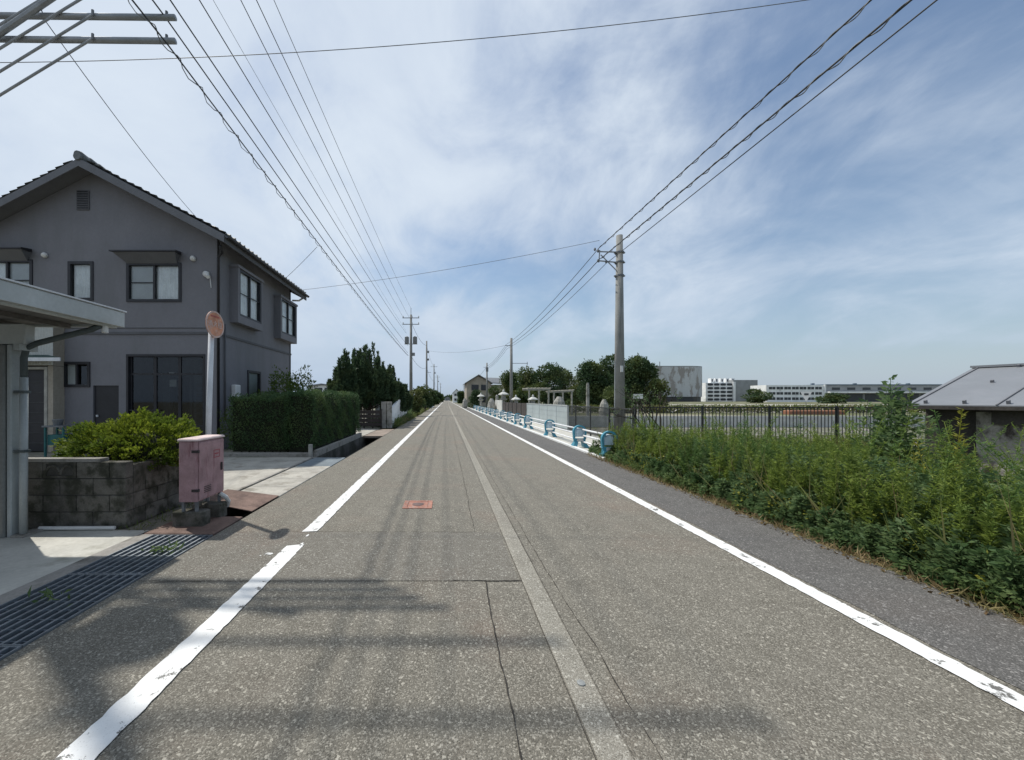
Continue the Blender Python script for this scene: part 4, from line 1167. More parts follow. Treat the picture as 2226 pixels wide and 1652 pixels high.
# ------------------------------------------------------------------ broad-leaved trees
def tree(c, h, r, label, m='tree_leaf', n=5200, L=.32, group='trees around the shrine', lobes=10, trunk_h=.25):
    root = empty('broadleaf_tree', c, label, 'tree', group)
    c = np.array(c, float)
    mb = MB()
    th = h * trunk_h
    mb.tube([c, c + np.array([.03 * h, 0, th]), c + np.array([0, .02 * h, h * .6])], [.035 * h, .028 * h, .012 * h], 8)
    P, D = [], []
    for i in range(lobes):
        a = rng.uniform(0, 6.28); rr = r * (0.15 + .6 * rng.random()); zz = h * rng.uniform(trunk_h + .08, .86)
        if i == 0: rr, zz = 0, h * .82
        shrink = 1 - .55 * max(0, (zz / h - .5) / .5)
        cc = c + np.array([math.cos(a) * rr * shrink, math.sin(a) * rr * shrink, zz])
        rad = np.array([r * .46, r * .46, h * .18]) * rng.uniform(.75, 1.15)
        if cc[2] + rad[2] > c[2] + h: cc[2] = c[2] + h - rad[2]
        k = n // lobes
        d = rdir(k); f = rng.uniform(.35, 1.0, k) ** .5 * (1 + .18 * np.sin(d[:, 0] * 8 + i) * np.sin(d[:, 1] * 7 + 2 * i))
        P.append(cc + d * rad * f[:, None]); D.append(unit(d + rdir(k) * .9 + np.array([0, 0, -.1])))
        mb.tube([c + np.array([.03 * h, 0, th * rng.uniform(.7, 1.1)]), (c + np.array([0, 0, th])) * .4 + cc * .6, cc], [.016 * h, .010 * h, .004 * h], 5)
    P, D = np.concatenate(P), np.concatenate(D)
    leaves('crown', P, D, rng.uniform(.6, 1.2, len(P)) * L, rng.uniform(.6, 1.1, len(P)) * L * .55, m, root)
    mb.build('trunk', 'bark', root)
    return root
def tree_px(px, top, Y, wpx, label, **kw):
    q = at(px, 0, Y)
    return tree((q.x, Y, 0), CH + (CY - top) / F * Y, wpx / 2 / F * Y, label, **kw)
tree_px(1112, 806, 66, 70, 'leftmost olive green tree behind the stone lanterns', n=7000, L=.36, trunk_h=.12)
tree_px(1142, 798, 62, 84, 'olive tree just right of the second right pole', n=8000, L=.36, trunk_h=.12)
tree_px(1188, 792, 60, 96, 'dark rounded tree behind the wooden pergola', m='tree_leaf_dark', n=9500, L=.36, lobes=14, trunk_h=.12)
tree_px(1228, 802, 64, 76, 'lower dark tree right of the pergola tree', m='tree_leaf_dark', n=7000, L=.36, trunk_h=.12)
tree_px(1285, 784, 50, 88, 'large dark camphor tree left of the near right pole', m='tree_leaf_dark', n=11000, L=.33, lobes=16, trunk_h=.12)
tree_px(1332, 768, 52, 124, 'tallest broad tree directly behind the near right pole', m='tree_leaf_dark', n=15000, L=.33, lobes=18, trunk_h=.12)
tree_px(1386, 774, 50, 96, 'dark tree right of the near right pole before the grey hall', m='tree_leaf_dark', n=11000, L=.33, lobes=16, trunk_h=.12)
tree_px(1258, 836, 56, 70, 'low green tree filling the gap below the large trees', n=4500, L=.3, trunk_h=.08)
tree_px(1424, 822, 47, 56, 'small tree at the right end of the shrine grove', n=4000, L=.28, trunk_h=.1)
tree_px(1340, 838, 46, 90, 'low shrubby tree under the tallest broad tree', m='tree_leaf_dark', n=5000, L=.28, trunk_h=.06)
tree_px(1080, 838, 74, 60, 'clipped green tree in front of the gabled house', n=4600, L=.3, trunk_h=.1)
tree_px(1034, 848, 66, 44, 'dark roadside tree left of the gabled house', m='tree_leaf_dark', n=3600, L=.26, trunk_h=.1)
tree_px(1640, 846, 170, 62, 'round dark tree in front of the balcony apartment block', m='tree_leaf_dark', n=2400, L=.9, trunk_h=.05, group='trees near the school')
tree_px(1808, 855, 150, 56, 'round dark tree in front of the long white school', m='tree_leaf_dark', n=2400, L=.8, trunk_h=.05, group='trees near the school')
for i, (px, top, Y, w, lb) in enumerate([(903, 846, 36, 40, 'low bush at the foot of the first left pole'), (922, 838, 50, 40, 'leafy tree between the first two left poles'),
                                     (936, 846, 75, 34, 'small tree by the second left pole'), (948, 852, 120, 26, 'distant tree on the left near the road end'),
                                     (957, 859, 220, 14, 'farthest tree left of the vanishing road'), (1003, 852, 150, 22, 'distant tree on the right near the road end'),
                                     (990, 858, 260, 18, 'farthest tree right of the vanishing road'), (974, 864, 520, 22, 'hazy clump closing the road end')]):
    tree_px(px, top, Y, w, lb, n=1800, L=.0065 * Y, trunk_h=.08, group='trees along the far road', m='tree_leaf_dark' if i % 2 else 'tree_leaf')

# ------------------------------------------------------------------ utility poles and cables
def pole(name, X, Y, H, label, r0=.17, r1=.10, group=None):
    o = empty(name, (X, Y, 0), label, 'utility pole', group)
    MB().tube([(X, Y, 0), (X, Y, H)], [r0, r1], 14).build('shaft', 'pole_concrete', o, True)
    return o
# pole just outside the left frame edge with long arms over the road
PX, PY = -7.18, 6.0
lp0 = pole('utility_pole', PX, PY, 11.4, 'near left utility pole whose grey steel arms reach into the frame', .17, .10, 'utility poles on the left')
arms = [7.05, 7.41, 7.76, 8.12]
for i, z in enumerate(arms):
    am = MB().tube([(PX - .25, PY, z + .03), (at(381, 0, PY).x, PY, z - .005)], .042, 10).build('cross_arm', 'steel_arm', lp0, True)
    MB().tube([(PX, PY - .06, z - 1.13), (-5.36, PY - .06, z - .02)], .017, 7).build('arm_brace', 'steel_arm', lp0)
    MB().bar((-5.36, PY - .065, z - .045), (-5.36, PY - .065, z + .05), .03, .02).build('brace_clamp', 'galv_old', lp0)
    MB().tube([(at(362, 0, PY).x, PY, z + .03), (at(362, 0, PY).x, PY, z + .09)], .02, 7).build('cable_hook', 'galv_old', lp0)
MB().tube([(PX + .05, PY - .1, 6.80), (-6.0, PY - .1, 7.57), (-5.2, PY - .1, 8.12)], .042, 8).build('main_strut', 'steel_arm', lp0)
for z in (9.2, 10.8):
    MB().tube([(PX - .3, PY, z), (-3.95, PY, z)], .04, 8).build('cross_arm', 'steel_arm', lp0, True)
tr = MB().lathe(PX + .55, PY, [(.24, 8.55), (.27, 8.6), (.27, 9.2), (.22, 9.3), (.08, 9.36)], 14).build('transformer', 'transformer', lp0, True)
def add_hardware(o, X, Y, zs, arm=.75, transformer=None, boxes=()):
    for z in zs:
        MB().bar((X - arm, Y - .12, z), (X + arm, Y - .12, z), .07).build('cross_arm', 'steel_arm', o)
        for dx in (-arm + .06, 0.12, arm - .06):
            MB().lathe(X + dx, Y - .12, [(.045, z + .035), (.06, z + .1), (.05, z + .17), (.02, z + .22)], 8).build('insulator', 'insulator', o)
    if transformer:
        for s in (-1, 1):
            MB().lathe(X + s * .42, Y - .05, [(.18, transformer - .36), (.22, transformer - .32), (.22, transformer + .3), (.1, transformer + .38)], 10).build('transformer', 'transformer', o)
        MB().bar((X - .65, Y - .05, transformer - .4), (X + .65, Y - .05, transformer - .4), .08).build('transformer_rack', 'steel_arm', o)
    for z in boxes:
        MB().box(X + .14, X + .40, Y - .2, Y + .1, z, z + .3).build('junction_box', 'transformer', o)
lpoles = [(893, 40, 10.2, 'first far left pole with twin transformers behind the junipers'), (927, 62, 10.8, 'second far left pole with two dark boxes'),
          (943, 98, 10.4, 'third far left pole with a short cross arm'), (951, 140, 10.2, 'fourth far left pole nearly lost among trees'), (957, 200, 10.0, 'fifth far left pole just before the road end')]
LP = []
for i, (px, Y, H, lb) in enumerate(lpoles):
    X = at(px, 0, Y).x
    o = pole('utility_pole', X, Y, H, lb, .19, .11, 'utility poles on the left')
    LP.append((X, Y, H))
    if i == 0: add_hardware(o, X, Y, (H - .35, H - 1.0), .85, H - 2.6, (H - 4.2,)); MB().tube([(X, Y, H), (X, Y, H + .7)], .03, 6).build('top_spike', 'steel_arm', o)
    elif i == 1: add_hardware(o, X, Y, (), .5, None, (H - 1.9, H - 3.1)); MB().bar((X - .1, Y - .1, H - 5), (X + .7, Y - .1, H - 5), .06).build('bracket', 'steel_arm', o)
    else: add_hardware(o, X, Y, (H - .7,), .8, None, (H - 2.4,))
rpoles = [(1346, 14.5, 7.62, 'near right concrete utility pole with a bracket of cables'), (1111, 38.7, 7.6, 'second right utility pole with a side arm'),
          (1058, 66, 7.7, 'third right utility pole before the gabled house'), (1026, 110, 7.4, 'fourth right utility pole beside the roadside tree'), (1008, 160, 7.4, 'fifth right utility pole near the road end')]
RP = []
for i, (px, Y, H, lb) in enumerate(rpoles):
    X = at(px, 0, Y).x
    o = pole('utility_pole', X, Y, H, lb, .205 if i == 0 else .18, .115, 'utility poles on the right')
    RP.append((X, Y, H, o))
    if i == 0:
        for z in (H - .64, H - 1.00, H - 1.50):
            MB().lathe(X, Y, [(.15, z - .035), (.165, z - .03), (.165, z + .03), (.15, z + .035)], 14).build('pole_band', 'galv_old', o)
            MB().box(X - .20, X + .20, Y - .03, Y + .03, z - .02, z + .02).build('band_bolt', 'galv_old', o)
        xb = X - .80
        MB().tube([(X - .1, Y - .02, H - .62), (xb, Y - .02, H - .60)], .026, 7).build('bracket_arm', 'steel_arm', o)
        MB().tube([(X - .1, Y - .02, H - 1.0), (xb + .02, Y - .02, H - .94)], .026, 7).build('bracket_arm', 'steel_arm', o)
        MB().tube([(X - .1, Y - .02, H - 1.32), (xb + .1, Y - .02, H - .72)], .02, 7).build('bracket_brace', 'steel_arm', o)
        MB().tube([(xb + .06, Y - .02, H - .55), (xb + .03, Y - .02, H - 1.0)], .022, 7).build('bracket_end', 'steel_arm', o)
        for (dx, dz) in ((0, -.58), (.0, -.94), (.30, -.98), (-.12, -.52)):
            MB().lathe(xb + dx, Y - .02, [(.03, H + dz - .05), (.045, H + dz), (.03, H + dz + .05)], 8).build('clamp', 'galv_old', o)
        MB().box(X - .045, X + .045, Y - .205, Y - .175, 2.55, 2.78).build('number_plate', 'white_plastic', o)
        MB().tube([(X - .19, Y - .03, 0), (X - .17, Y - .03, 3.0)], .02, 6).build('earth_conduit', 'pipe_grey', o)
    else:
        MB().bar((X - .6, Y - .1, H - .75), (X + .1, Y - .1, H - .75), .06).build('bracket_arm', 'steel_arm', o)
    if i == 1:
        MB().bar((X, Y - .12, H - 2.5), (X + 1.6, Y - .12, H - 2.5), .05).bar((X + 1.55, Y - .12, H - 2.7), (X + 1.55, Y - .12, H - 2.35), .05).build('side_arm', 'steel_arm', o)
    if i in (2, 3):
        MB().box(X - .2, X + .2, Y - .4, Y - .2, H - 1.5, H - .8).build('junction_box', 'transformer', o)
def cable(p, q, sag, r, label, m='cable', n=44, name='overhead_cable', lash=0.0, mid=()):
    pts = []
    P = [Vector(p), *[Vector(x) for x in mid], Vector(q)]
    for a, b in zip(P[:-1], P[1:]):
        for i in range(n):
            t = i / n
            v = a.lerp(b, t); v.z -= 4 * sag * t * (1 - t) * ((b - a).length / (P[-1] - P[0]).length) ** 2
            pts.append(v)
    pts.append(P[-1])
    mb = MB().tube(pts, r * .74, 6)
    o = mb.build(name, m, None, True)
    if lash:
        hel = []
        acc = 0
        for a, b in zip(pts[:-1], pts[1:]):
            k = 6
            for i in range(k):
                acc += (b - a).length / k
                th = acc * 11
                hel.append(a.lerp(b, i / k) + Vector((math.cos(th) * lash, 0, math.sin(th) * lash - lash * .6)))
        MB().tube(hel, r * .45, 4).build('lashing_wire', 'cable_grey', o)
    return setp(o, label, 'cable', 'overhead cables')
yN = -14.0
L1 = (LP[0][0], LP[0][1])
def lcable(px, py, Ynear, qx, qz, sag, r, label, m='cable', slope=0.0, lash=0.0):
    """a cable that passes through the near attachment and runs on behind the viewer"""
    a = at(px, py, Ynear)
    back = Vector((a.x + (a.x - qx) * 0.25, -16.0, a.z + .15))
    return cable(back, (qx, 40, qz), sag, r, label, m, lash=lash, mid=(a,))
lcable(365, 98, 6.0, -3.88, 6.05, .55, .017, 'lowest left telephone cable wrapped with a thin spiral wire', lash=.05)
lcable(358, 36, 6.0, -3.90, 6.30, .55, .016, 'second lowest left cable hung from the middle steel arm')
lcable(371, 2, 6.0, -3.86, 7.0, .6, .016, 'third left cable hung from the upper steel arm')
lcable(433, 0, 7.0, -4.05, 8.3, .75, .015, 'left cable to the twin transformers of the far pole')
lcable(463, 0, 8.0, -4.1, 8.6, .6, .007, 'thin pale left wire between the thicker cables', 'cable_grey')
lcable(523, 0, 8.6, -4.35, 9.9, .65, .014, 'left power line to the outer end of the far cross arm')
lcable(557, 0, 8.6, -3.75, 9.9, .6, .014, 'left power line to the middle of the far cross arm')
lcable(595, 0, 9.2, -3.58, 10.85, .6, .011, 'topmost thin left line to the tip of the far pole')
cable((PX, PY, 10.4), (-10.55, 17.6, 8.3), .25, .012, 'service wire slanting down behind the roof of the grey house', mid=(at(98, 45, 6.9), at(428, 474, 15.6)))
cable((-4.12, 12.5, 6.42), (-6.45, 15.4, 6.2), .03, .010, 'short service drop from the cables to the eave of the grey house', 'cable_grey')
cable(at(-600, 128, 7.5), at(2400, -110, 7.5), .77, .009, 'long cable crossing high over the road from left to right', 'cable_grey')
cable((-6.42, 17.2, 6.35), (RP[0][0] - .78, 14.4, 7.4), .15, .010, 'thin cable crossing from the grey house eave to the near right pole', 'cable_grey')
cable((LP[1][0], 62, 9.3), (RP[1][0] - .5, 38.7, 6.9), .5, .018, 'distant sagging cable crossing between far left and right poles', 'cable_grey')
X, Y, H, o = RP[0]
def rcable(px, py, Yn, ax, az, r, label, lash=0.0):
    a = at(px, py, Yn)
    back = Vector((ax + (a.x - ax) * 3.2, 14.4 - (14.4 - Yn) * 3.2, a.z + .55))
    cable(back, (ax, 14.4, az), .03, r, label, mid=(a,), lash=lash)
rcable(1893, 0, 5.75, X - .80, H - .50, .019, 'upper right cable bundle running to the bracket of the near right pole', .028)
rcable(1980, 0, 5.3, X - .72, H - .88, .022, 'middle right cable bundle passing behind the near right pole', .03)
rcable(2036, 0, 5.05, X - .42, H - .98, .015, 'lowest right cable running to the near right pole')
for (z0, z1, dx, r, nm) in ((-.50, -.55, -.80, .017, 'upper'), (-.88, -.80, -.75, .02, 'middle'), (-.98, -.95, -.45, .014, 'lowest')):
    cable((X + dx, 14.4, H + z0), (RP[1][0] - .3 + dx * .3, 38.6, RP[1][2] + z1 - .1), .35, r, nm + ' right cable between the near and second right poles')
    cable((RP[1][0] - .3 + dx * .3, 38.6, RP[1][2] + z1 - .1), (RP[2][0] + dx * .3, 65.9, RP[2][2] + z1 - .1), .4, r * 1.2, nm + ' right cable between the second and third right poles')
for a, b, nm in ((2, 3, 'third and fourth'), (3, 4, 'fourth and fifth')):
    cable((RP[a][0], RP[a][1], RP[a][2] - .6), (RP[b][0], RP[b][1], RP[b][2] - .6), .5, .03, 'distant right cable between the ' + nm + ' right poles')
for a, b, nm in ((0, 1, 'first and second'), (1, 2, 'second and third'), (2, 3, 'third and fourth'), (3, 4, 'fourth and fifth')):
    for dz, nn in ((-.7, 'upper'), (-4.2, 'lower')):
        cable((LP[a][0], LP[a][1], LP[a][2] + dz), (LP[b][0], LP[b][1], LP[b][2] + dz), .6, .022, 'distant ' + nn + ' cable between the ' + nm + ' far left poles')

# ------------------------------------------------------------------ right side: works barrier, panels, fence
sheet('footway', 4.14, 6.3, 11.9, 75, 0.004, 'concrete_light')
MB().cbox(4.025, 4.135, 10.0, 75, -.1, .06, .012).build('footway_kerb', 'kerb_white')['kind'] = 'structure'
def barrier(Y, name_label, scale=1.0, last=False, span=2.0):
    X = 4.30
    o = empty('barrier_stand', (X, Y, 0), name_label, 'barrier', 'blue works barriers along the kerb')
    return o
def barrier_proto(span):
    X, Y = 4.30, 12.0
    o = empty('barrier_stand', (X, Y, 0), None, 'barrier', 'blue works barriers along the kerb')
    # arched plastic stand facing the traffic, with hollow centre and splayed feet
    t = np.linspace(0, math.pi, 13)
    outer = [(X - .20, .30)] + [(X - .22 * math.cos(a), .58 + .25 * math.sin(a)) for a in t] + [(X + .20, .30)]
    inner = [(X - .15, .31)] + [(X - .165 * math.cos(a), .58 + .19 * math.sin(a)) for a in t] + [(X + .15, .31)]
    V = []
    for ring in (outer, inner):
        for yy in (Y - .045, Y + .045): V += [(p[0], yy, p[1]) for p in ring]
    n = len(outer); Fc = []
    for i in range(n - 1):
        Fc += [(i, i + 1, 2 * n + i + 1, 2 * n + i), (n + i + 1, n + i, 3 * n + i, 3 * n + i + 1), (n + i, n + i + 1, i + 1, i), (2 * n + i, 2 * n + i + 1, 3 * n + i + 1, 3 * n + i)]
    Fc += [(0, 2 * n, 3 * n, n), (n - 1, 2 * n - 1, 4 * n - 1, 3 * n - 1)]
    link_mesh('arch', V, Fc, 'barrier_blue', o)
    MB().cbox(X - .155, X + .155, Y - .03, Y + .03, .40, .71, .06).build('face_plate', 'barrier_pale', o)
    MB().cbox(X - .10, X + .10, Y - .062, Y - .051, .235, .33, .02).build('bib_plate', 'kerb_white', o)
    MB().cbox(X - .19, X + .19, Y - .05, Y + .05, .22, .335, .02).build('waist', 'barrier_blue', o)
    for s in (-1, 1):
        MB().add([(X + s * .06, Y - .06, .225), (X + s * .17, Y - .06, .225), (X + s * .17, Y + .06, .225), (X + s * .06, Y + .06, .225),
                  (X + s * .14, Y - .16, 0), (X + s * .27, Y - .16, 0), (X + s * .27, Y + .16, 0), (X + s * .14, Y + .16, 0)],
                 [(0, 1, 2, 3), (7, 6, 5, 4), (0, 4, 5, 1), (1, 5, 6, 2), (2, 6, 7, 3), (3, 7, 4, 0)]).build('foot', 'barrier_blue', o)
    return o
order = ['nearest', 'second', 'third', 'fourth', 'fifth', 'sixth', 'seventh', 'eighth', 'ninth', 'tenth', 'eleventh', 'twelfth', 'thirteenth', 'fourteenth']
bp = None
by = [10.3, 12.6, 16.2, 20.5, 23.4, 26.4, 29.6, 33, 36.5, 40, 44, 48, 53, 58]
for i, Y in enumerate(by):
    if bp is None: o = bp = barrier_proto(2.2)
    else: o = copy_tree(bp)
    o.location = (4.30, Y, 0.006); o.scale = (1, 1, .86); o.rotation_euler = (0, 0, random.uniform(-.10, .10))
    if i:
        for zz in (.20, .40, .58):
            pz = MB().tube([(4.38, by[i - 1] + .06, zz), (4.38, Y - .06, zz + random.uniform(-.015, .015))], .027, 8).build('rail_pipe', 'rail_white', None, True)
            setp(pz, {.20: 'lowest', .40: 'middle', .58: 'top'}[zz] + ' white rail pipe between the ' + order[i - 1] + ' and ' + order[i] + ' barrier stands', 'pipe', 'white rail pipes of the works barrier')
    o['label'] = (order[i] + ' blue arched works barrier stand along the white kerb') if i else 'nearest blue arched works barrier stand half hidden by weeds'
# fence line along X = 6.1: dark posts, mesh, grey panel and dark panels
FX = 6.1
pn = empty('grey_panel_fence', (FX, 24, 0), 'large pale blue grey steel panel fence behind the barriers', 'fence')
for i in range(5):
    y0 = 19.6 + i * 1.95
    p = MB().box(FX - .02, FX + .02, y0 + .03, y0 + 1.92, .06, 1.20).build('panel', 'panel_grey', pn)
    for z in (.35, .62, .90):
        MB().box(FX - .028, FX - .021, y0 + .05, y0 + 1.9, z, z + .025).build('rib', 'panel_grey', p)
MB().box(FX - .04, FX + .04, 19.56, 29.4, 1.202, 1.26).build('top_rail', 'pipe_grey', pn)
for y in (19.58, 29.36): MB().box(FX - .045, FX + .045, y - .04, y + .04, 0, 1.2).build('end_post', 'pipe_grey', pn)
dp = empty('dark_panel_fence', (FX, 36, 0), 'dark brown board fence beyond the grey panel', 'fence')
for i in range(6):
    y0 = 29.5 + i * 2.1
    MB().box(FX - .02, FX + .02, y0, y0 + 2.06, .25, 1.25).build('board_panel', 'brown_wall', dp)
    MB().box(FX - .05, FX - .021, y0 - .01, y0 + .06, 0, 1.27).build('post', 'fence_black', dp)
wp = setp(MB().cbox(FX - .06, FX + .06, 42.4, 48, 0, 1.45, .02).build('white_wall', 'stone_pale'), 'short white wall at the far end of the dark board fence', 'wall')
def picket_fence(p0, p1, H, label, post_every, pick_every, z0=.12, rail=.05):
    p0, p1 = Vector(p0), Vector(p1)
    o = empty('railing_fence', tuple((p0 + p1) / 2), label, 'fence')
    L = (p1 - p0).length; d = (p1 - p0) / L
    MB().bar(p0 + Vector((0, 0, H - .02)), p1 + Vector((0, 0, H - .02)), rail, .034).build('top_rail', 'fence_black', o)
    MB().bar(p0 + Vector((0, 0, z0)), p1 + Vector((0, 0, z0)), .04, .04).build('bottom_rail', 'fence_black', o)
    fp = None
    k = int(L / post_every) + 1
    for i in range(k):
        w = p0 + d * min(i * post_every, L)
        if fp is None: fp = MB().box(w.x - .026, w.x + .026, w.y - .026, w.y + .026, w.z - .5, w.z + H + .03).build('post', 'fence_black', o); f0 = w.copy()
        else:
            c = fp.copy(); col.objects.link(c); c.parent = o; c.location = fp.location + (w - f0)
    fp = None
    for i in range(1, int(L / pick_every)):
        w = p0 + d * (i * pick_every)
        if (i * pick_every) % post_every < .04: continue
        if fp is None: fp = MB().box(w.x - .009, w.x + .009, w.y - .009, w.y + .009, w.z + z0, w.z + H - .04).build('picket', 'fence_black', o); f0 = w.copy()
        else:
            c = fp.copy(); col.objects.link(c); c.parent = o; c.location = fp.location + (w - f0)
    return o
picket_fence((FX, 12.6, 0), (14.8, 12.6, 0), 1.31, 'black railing fence behind the weeds facing the field', 2.16, .113)
picket_fence((FX, 12.7, 0), (FX, 19.5, 0), 1.25, 'black railing fence running along the footway to the grey panel', 1.9, .113)

# things in the shrine yard
def lantern(px, ytop, Y, label, s=1.0):
    q = at(px, 0, Y); X = q.x
    H = CH + (CY - ytop) / F * Y
    o = empty('stone_lantern', (X, Y, 0), label, 'stone lantern', 'stone lanterns in the shrine yard')
    k = H / 2.2
    MB().lathe(X, Y, [(.42 * k, 0), (.42 * k, .16 * k), (.28 * k, .26 * k)], 6).build('base', 'stone', o)
    MB().lathe(X, Y, [(.15 * k, .26 * k), (.13 * k, .7 * k), (.15 * k, 1.12 * k)], 12).build('shaft', 'stone', o)
    MB().lathe(X, Y, [(.18 * k, 1.12 * k), (.36 * k, 1.22 * k), (.36 * k, 1.32 * k)], 6).build('platform', 'stone', o)
    MB().lathe(X, Y, [(.22 * k, 1.32 * k), (.22 * k, 1.62 * k)], 6).build('light_box', 'stone', o)
    MB().lathe(X, Y, [(.24 * k, 1.62 * k), (.50 * k, 1.68 * k), (.46 * k, 1.76 * k), (.14 * k, 1.95 * k)], 6).build('cap', 'stone_pale', o)
    MB().lathe(X, Y, [(.09 * k, 1.95 * k), (.11 * k, 2.05 * k), (.02 * k, 2.2 * k)], 8).build('finial', 'stone_pale', o)
lantern(1045, 853, 58, 'farthest stone lantern beside the third right pole')
lantern(1094, 846, 45, 'tall stone lantern left of the second right pole')
lantern(1121, 858, 36, 'pale capped stone lantern right of the second right pole')
lantern(1158, 857, 33, 'white capped stone lantern in front of the pergola')
for px, yt, Y, w, lb in ((1080, 858, 50, .22, 'round topped stone post near the white wall'), (1277, 832, 30, .14, 'slim tall stone pillar behind the railing fence')):
    q = at(px, 0, Y); H = CH + (CY - yt) / F * Y
    setp(MB().lathe(q.x, Y, [(w * 1.3, 0), (w * 1.3, .2), (w, .25), (w * .85, H - .2), (w * .5, H)], 8).build('stone_pillar', 'stone'), lb, 'stone pillar')
q = at(1386, 862, 28)
nb = empty('notice_board', (q.x, 28, 0), 'small white notice board on a post behind the railing fence', 'sign')
MB().box(q.x - .35, q.x + .35, 27.97, 28.0, q.z - .15, q.z + .18).build('board', 'white_plastic', nb)
MB().box(q.x - .03, q.x + .03, 28.005, 28.06, 0, q.z + .1).build('post', 'wood_grey', nb)
pg = empty('pergola', (at(1190, 0, 40).x, 40, 0), 'weathered grey wooden pergola in the shrine yard', 'pergola')
for (pa, pb, ya, yb, za, zb) in ((1146, 1196, 846, 846, 0, 0), (1200, 1246, 852, 850, 0, 0)):
    a, b = at(pa, ya, 40), at(pb, yb, 40)
    MB().bar(a, b, .12, .16).build('beam', 'wood_grey', pg)
    a2, b2 = at(pa, ya, 40) + Vector((0, 2.4, 0)), at(pb, yb, 40) + Vector((0, 2.4, 0))
    MB().bar(a2, b2, .12, .16).build('beam', 'wood_grey', pg)
    for t in (.08, .5, .92):
        p = a.lerp(b, t)
        MB().box(p.x - .07, p.x + .07, 39.93, 40.07, 0, p.z - .081).build('post', 'wood_grey', pg)
    for t in np.linspace(.02, .98, 7):
        p = a.lerp(b, t)
        MB().bar((p.x, 39.6, p.z + .12), (p.x, 42.8, p.z + .12), .06, .07).build('rafter', 'wood_grey', pg)
for px, yt, Y, w, lb in ((1068, 866, 47, .5, 'low dark rock beside the farthest lantern'), (1215, 862, 36, .6, 'rounded boulder under the pergola'), (1313, 868, 33, .4, 'grey boulder behind the railing fence'), (1010, 866, 70, .45, 'white roadside stone before the trees')):
    q = at(px, 0, Y); H = CH + (CY - yt) / F * Y
    setp(MB().lathe(q.x, Y, [(w, 0), (w * 1.1, H * .35), (w * .8, H * .75), (w * .3, H)], 9).build('boulder', 'stone'), lb, 'boulder')
# ground strips, low walls behind the fence
setp(MB().box(6.6, 30, 21.8, 22.0, -.1, .62).build('low_white_wall', 'stone_pale'), 'long low white wall seen through the railing fence', 'wall')
sheet('gravel_yard', 6.4, 40, 14, 30, -.002, 'gravel')
sheet('car_park', 14, 160, 46, 120, -.002, 'concrete')
setp(MB().cbox(35.2, 41, 40, 41, -.1, .42, .1).build('earth_bank', 'red_earth'), 'low reddish brown bank seen through the railing', 'bank')
V = []
nhl = 26000
pos = np.column_stack([rng.uniform(12, 90, nhl), rng.uniform(44, 45.4, nhl), rng.uniform(.05, .85, nhl)])
setp(leaves('field_hedge', pos, rdir(nhl, .4), rng.uniform(.12, .3, nhl), .10, 'grass'), 'long low green hedge beyond the railing fence', 'hedge')
# slim leafless shrub in front of the fence
bt = empty('bare_shrub', (6.25, 11.7, gz(6.25, 11.7)), 'dark nearly bare shrub in front of the railing fence', 'shrub')
mb = MB(); tips = []
def grow(p, d, L, r, lev):
    q = p + d * L
    mb.tube([p, (p + q) / 2 + Vector(rng.normal(0, .02, 3)), q], [r, r * .8, r * .6], 5)
    if lev == 0: tips.append(q); return
    for _ in range(3 if lev > 1 else 4):
        nd = (d + Vector(rng.normal(0, .55, 3)) + Vector((0, 0, .15))).normalized()
        grow(q, nd, L * random.uniform(.55, .85), r * .58, lev - 1)
for k in range(3): grow(Vector((6.25 + .06 * k, 11.7, float(gz(6.25, 11.7)) - .05)), Vector((random.uniform(-.5, .5), random.uniform(-.2, .2), 1)).normalized(), .72, .035, 3)
mb.build('branch', 'twig', bt)
tp = np.array([tuple(t) for t in tips]); tp = np.repeat(tp, 3, 0) + rng.normal(0, .06, (len(tp) * 3, 3))
setp(leaves('leaf_cluster', tp, rdir(len(tp)), .06, .03, 'mugwort_leaf', bt), kind='stuff')

# ------------------------------------------------------------------ shed with metal roof on the right
sd = empty('metal_roof_shed', (12.3, 7.2, -1.0), 'weathered concrete walled shed with grey metal roof at the right edge', 'shed')
E0 = Vector((9.98, 8.5, 0)); de = Vector((.34, -.94, 0)).normalized(); ds = Vector((.94, .34, 0)).normalized()
ez, rzz, run, Ls = 1.40, 2.28, 3.05, 9.0
A = E0 + Vector((0, 0, ez)); B = A + de * Ls; C = B + ds * run + Vector((0, 0, rzz - ez)); D = A + ds * run + Vector((0, 0, rzz - ez))
A2 = E0 + ds * (2 * run) + Vector((0, 0, ez)); B2 = A2 + de * Ls
rf = MB().prism([A, B, C, D], (0, 0, .035)).prism([D, C, B2, A2], (0, 0, .035)).build('roof', 'metal_roof', sd)
nn = (B - A).cross(D - A).normalized()
if nn.z < 0: nn = -nn
for k in range(9):
    t = k / 8
    MB().bar(A.lerp(B, t * .98 + .01) + nn * .045, D.lerp(C, t * .98 + .01) + nn * .045, .018, .018).build('seam', 'seam', rf)
for k in range(17):
    for s in ((.04,) if k % 1 == 0 else ()):
        p = A.lerp(B, (k + .5) / 17 * .98); q = D.lerp(C, (k + .5) / 17 * .98); w = p.lerp(q, s)
        MB().bar(w + nn * .035, w + nn * .10, .035, .07).build('snow_guard', 'seam', rf)
for k in range(6):
    p = A.lerp(B, (k + .6) / 8); q = D.lerp(C, (k + .6) / 8); w = p.lerp(q, .55)
    MB().bar(w + nn * .035, w + nn * .085, .04, .06).build('snow_guard', 'seam', rf)
    w = p.lerp(q, .97)
    MB().bar(w + nn * .035, w + nn * .09, .04, .06).build('snow_guard', 'seam', rf)
MB().bar(D - de * .02 + Vector((0, 0, .06)), C + Vector((0, 0, .06)), .16, .05).build('ridge_cap', 'metal_roof', rf)
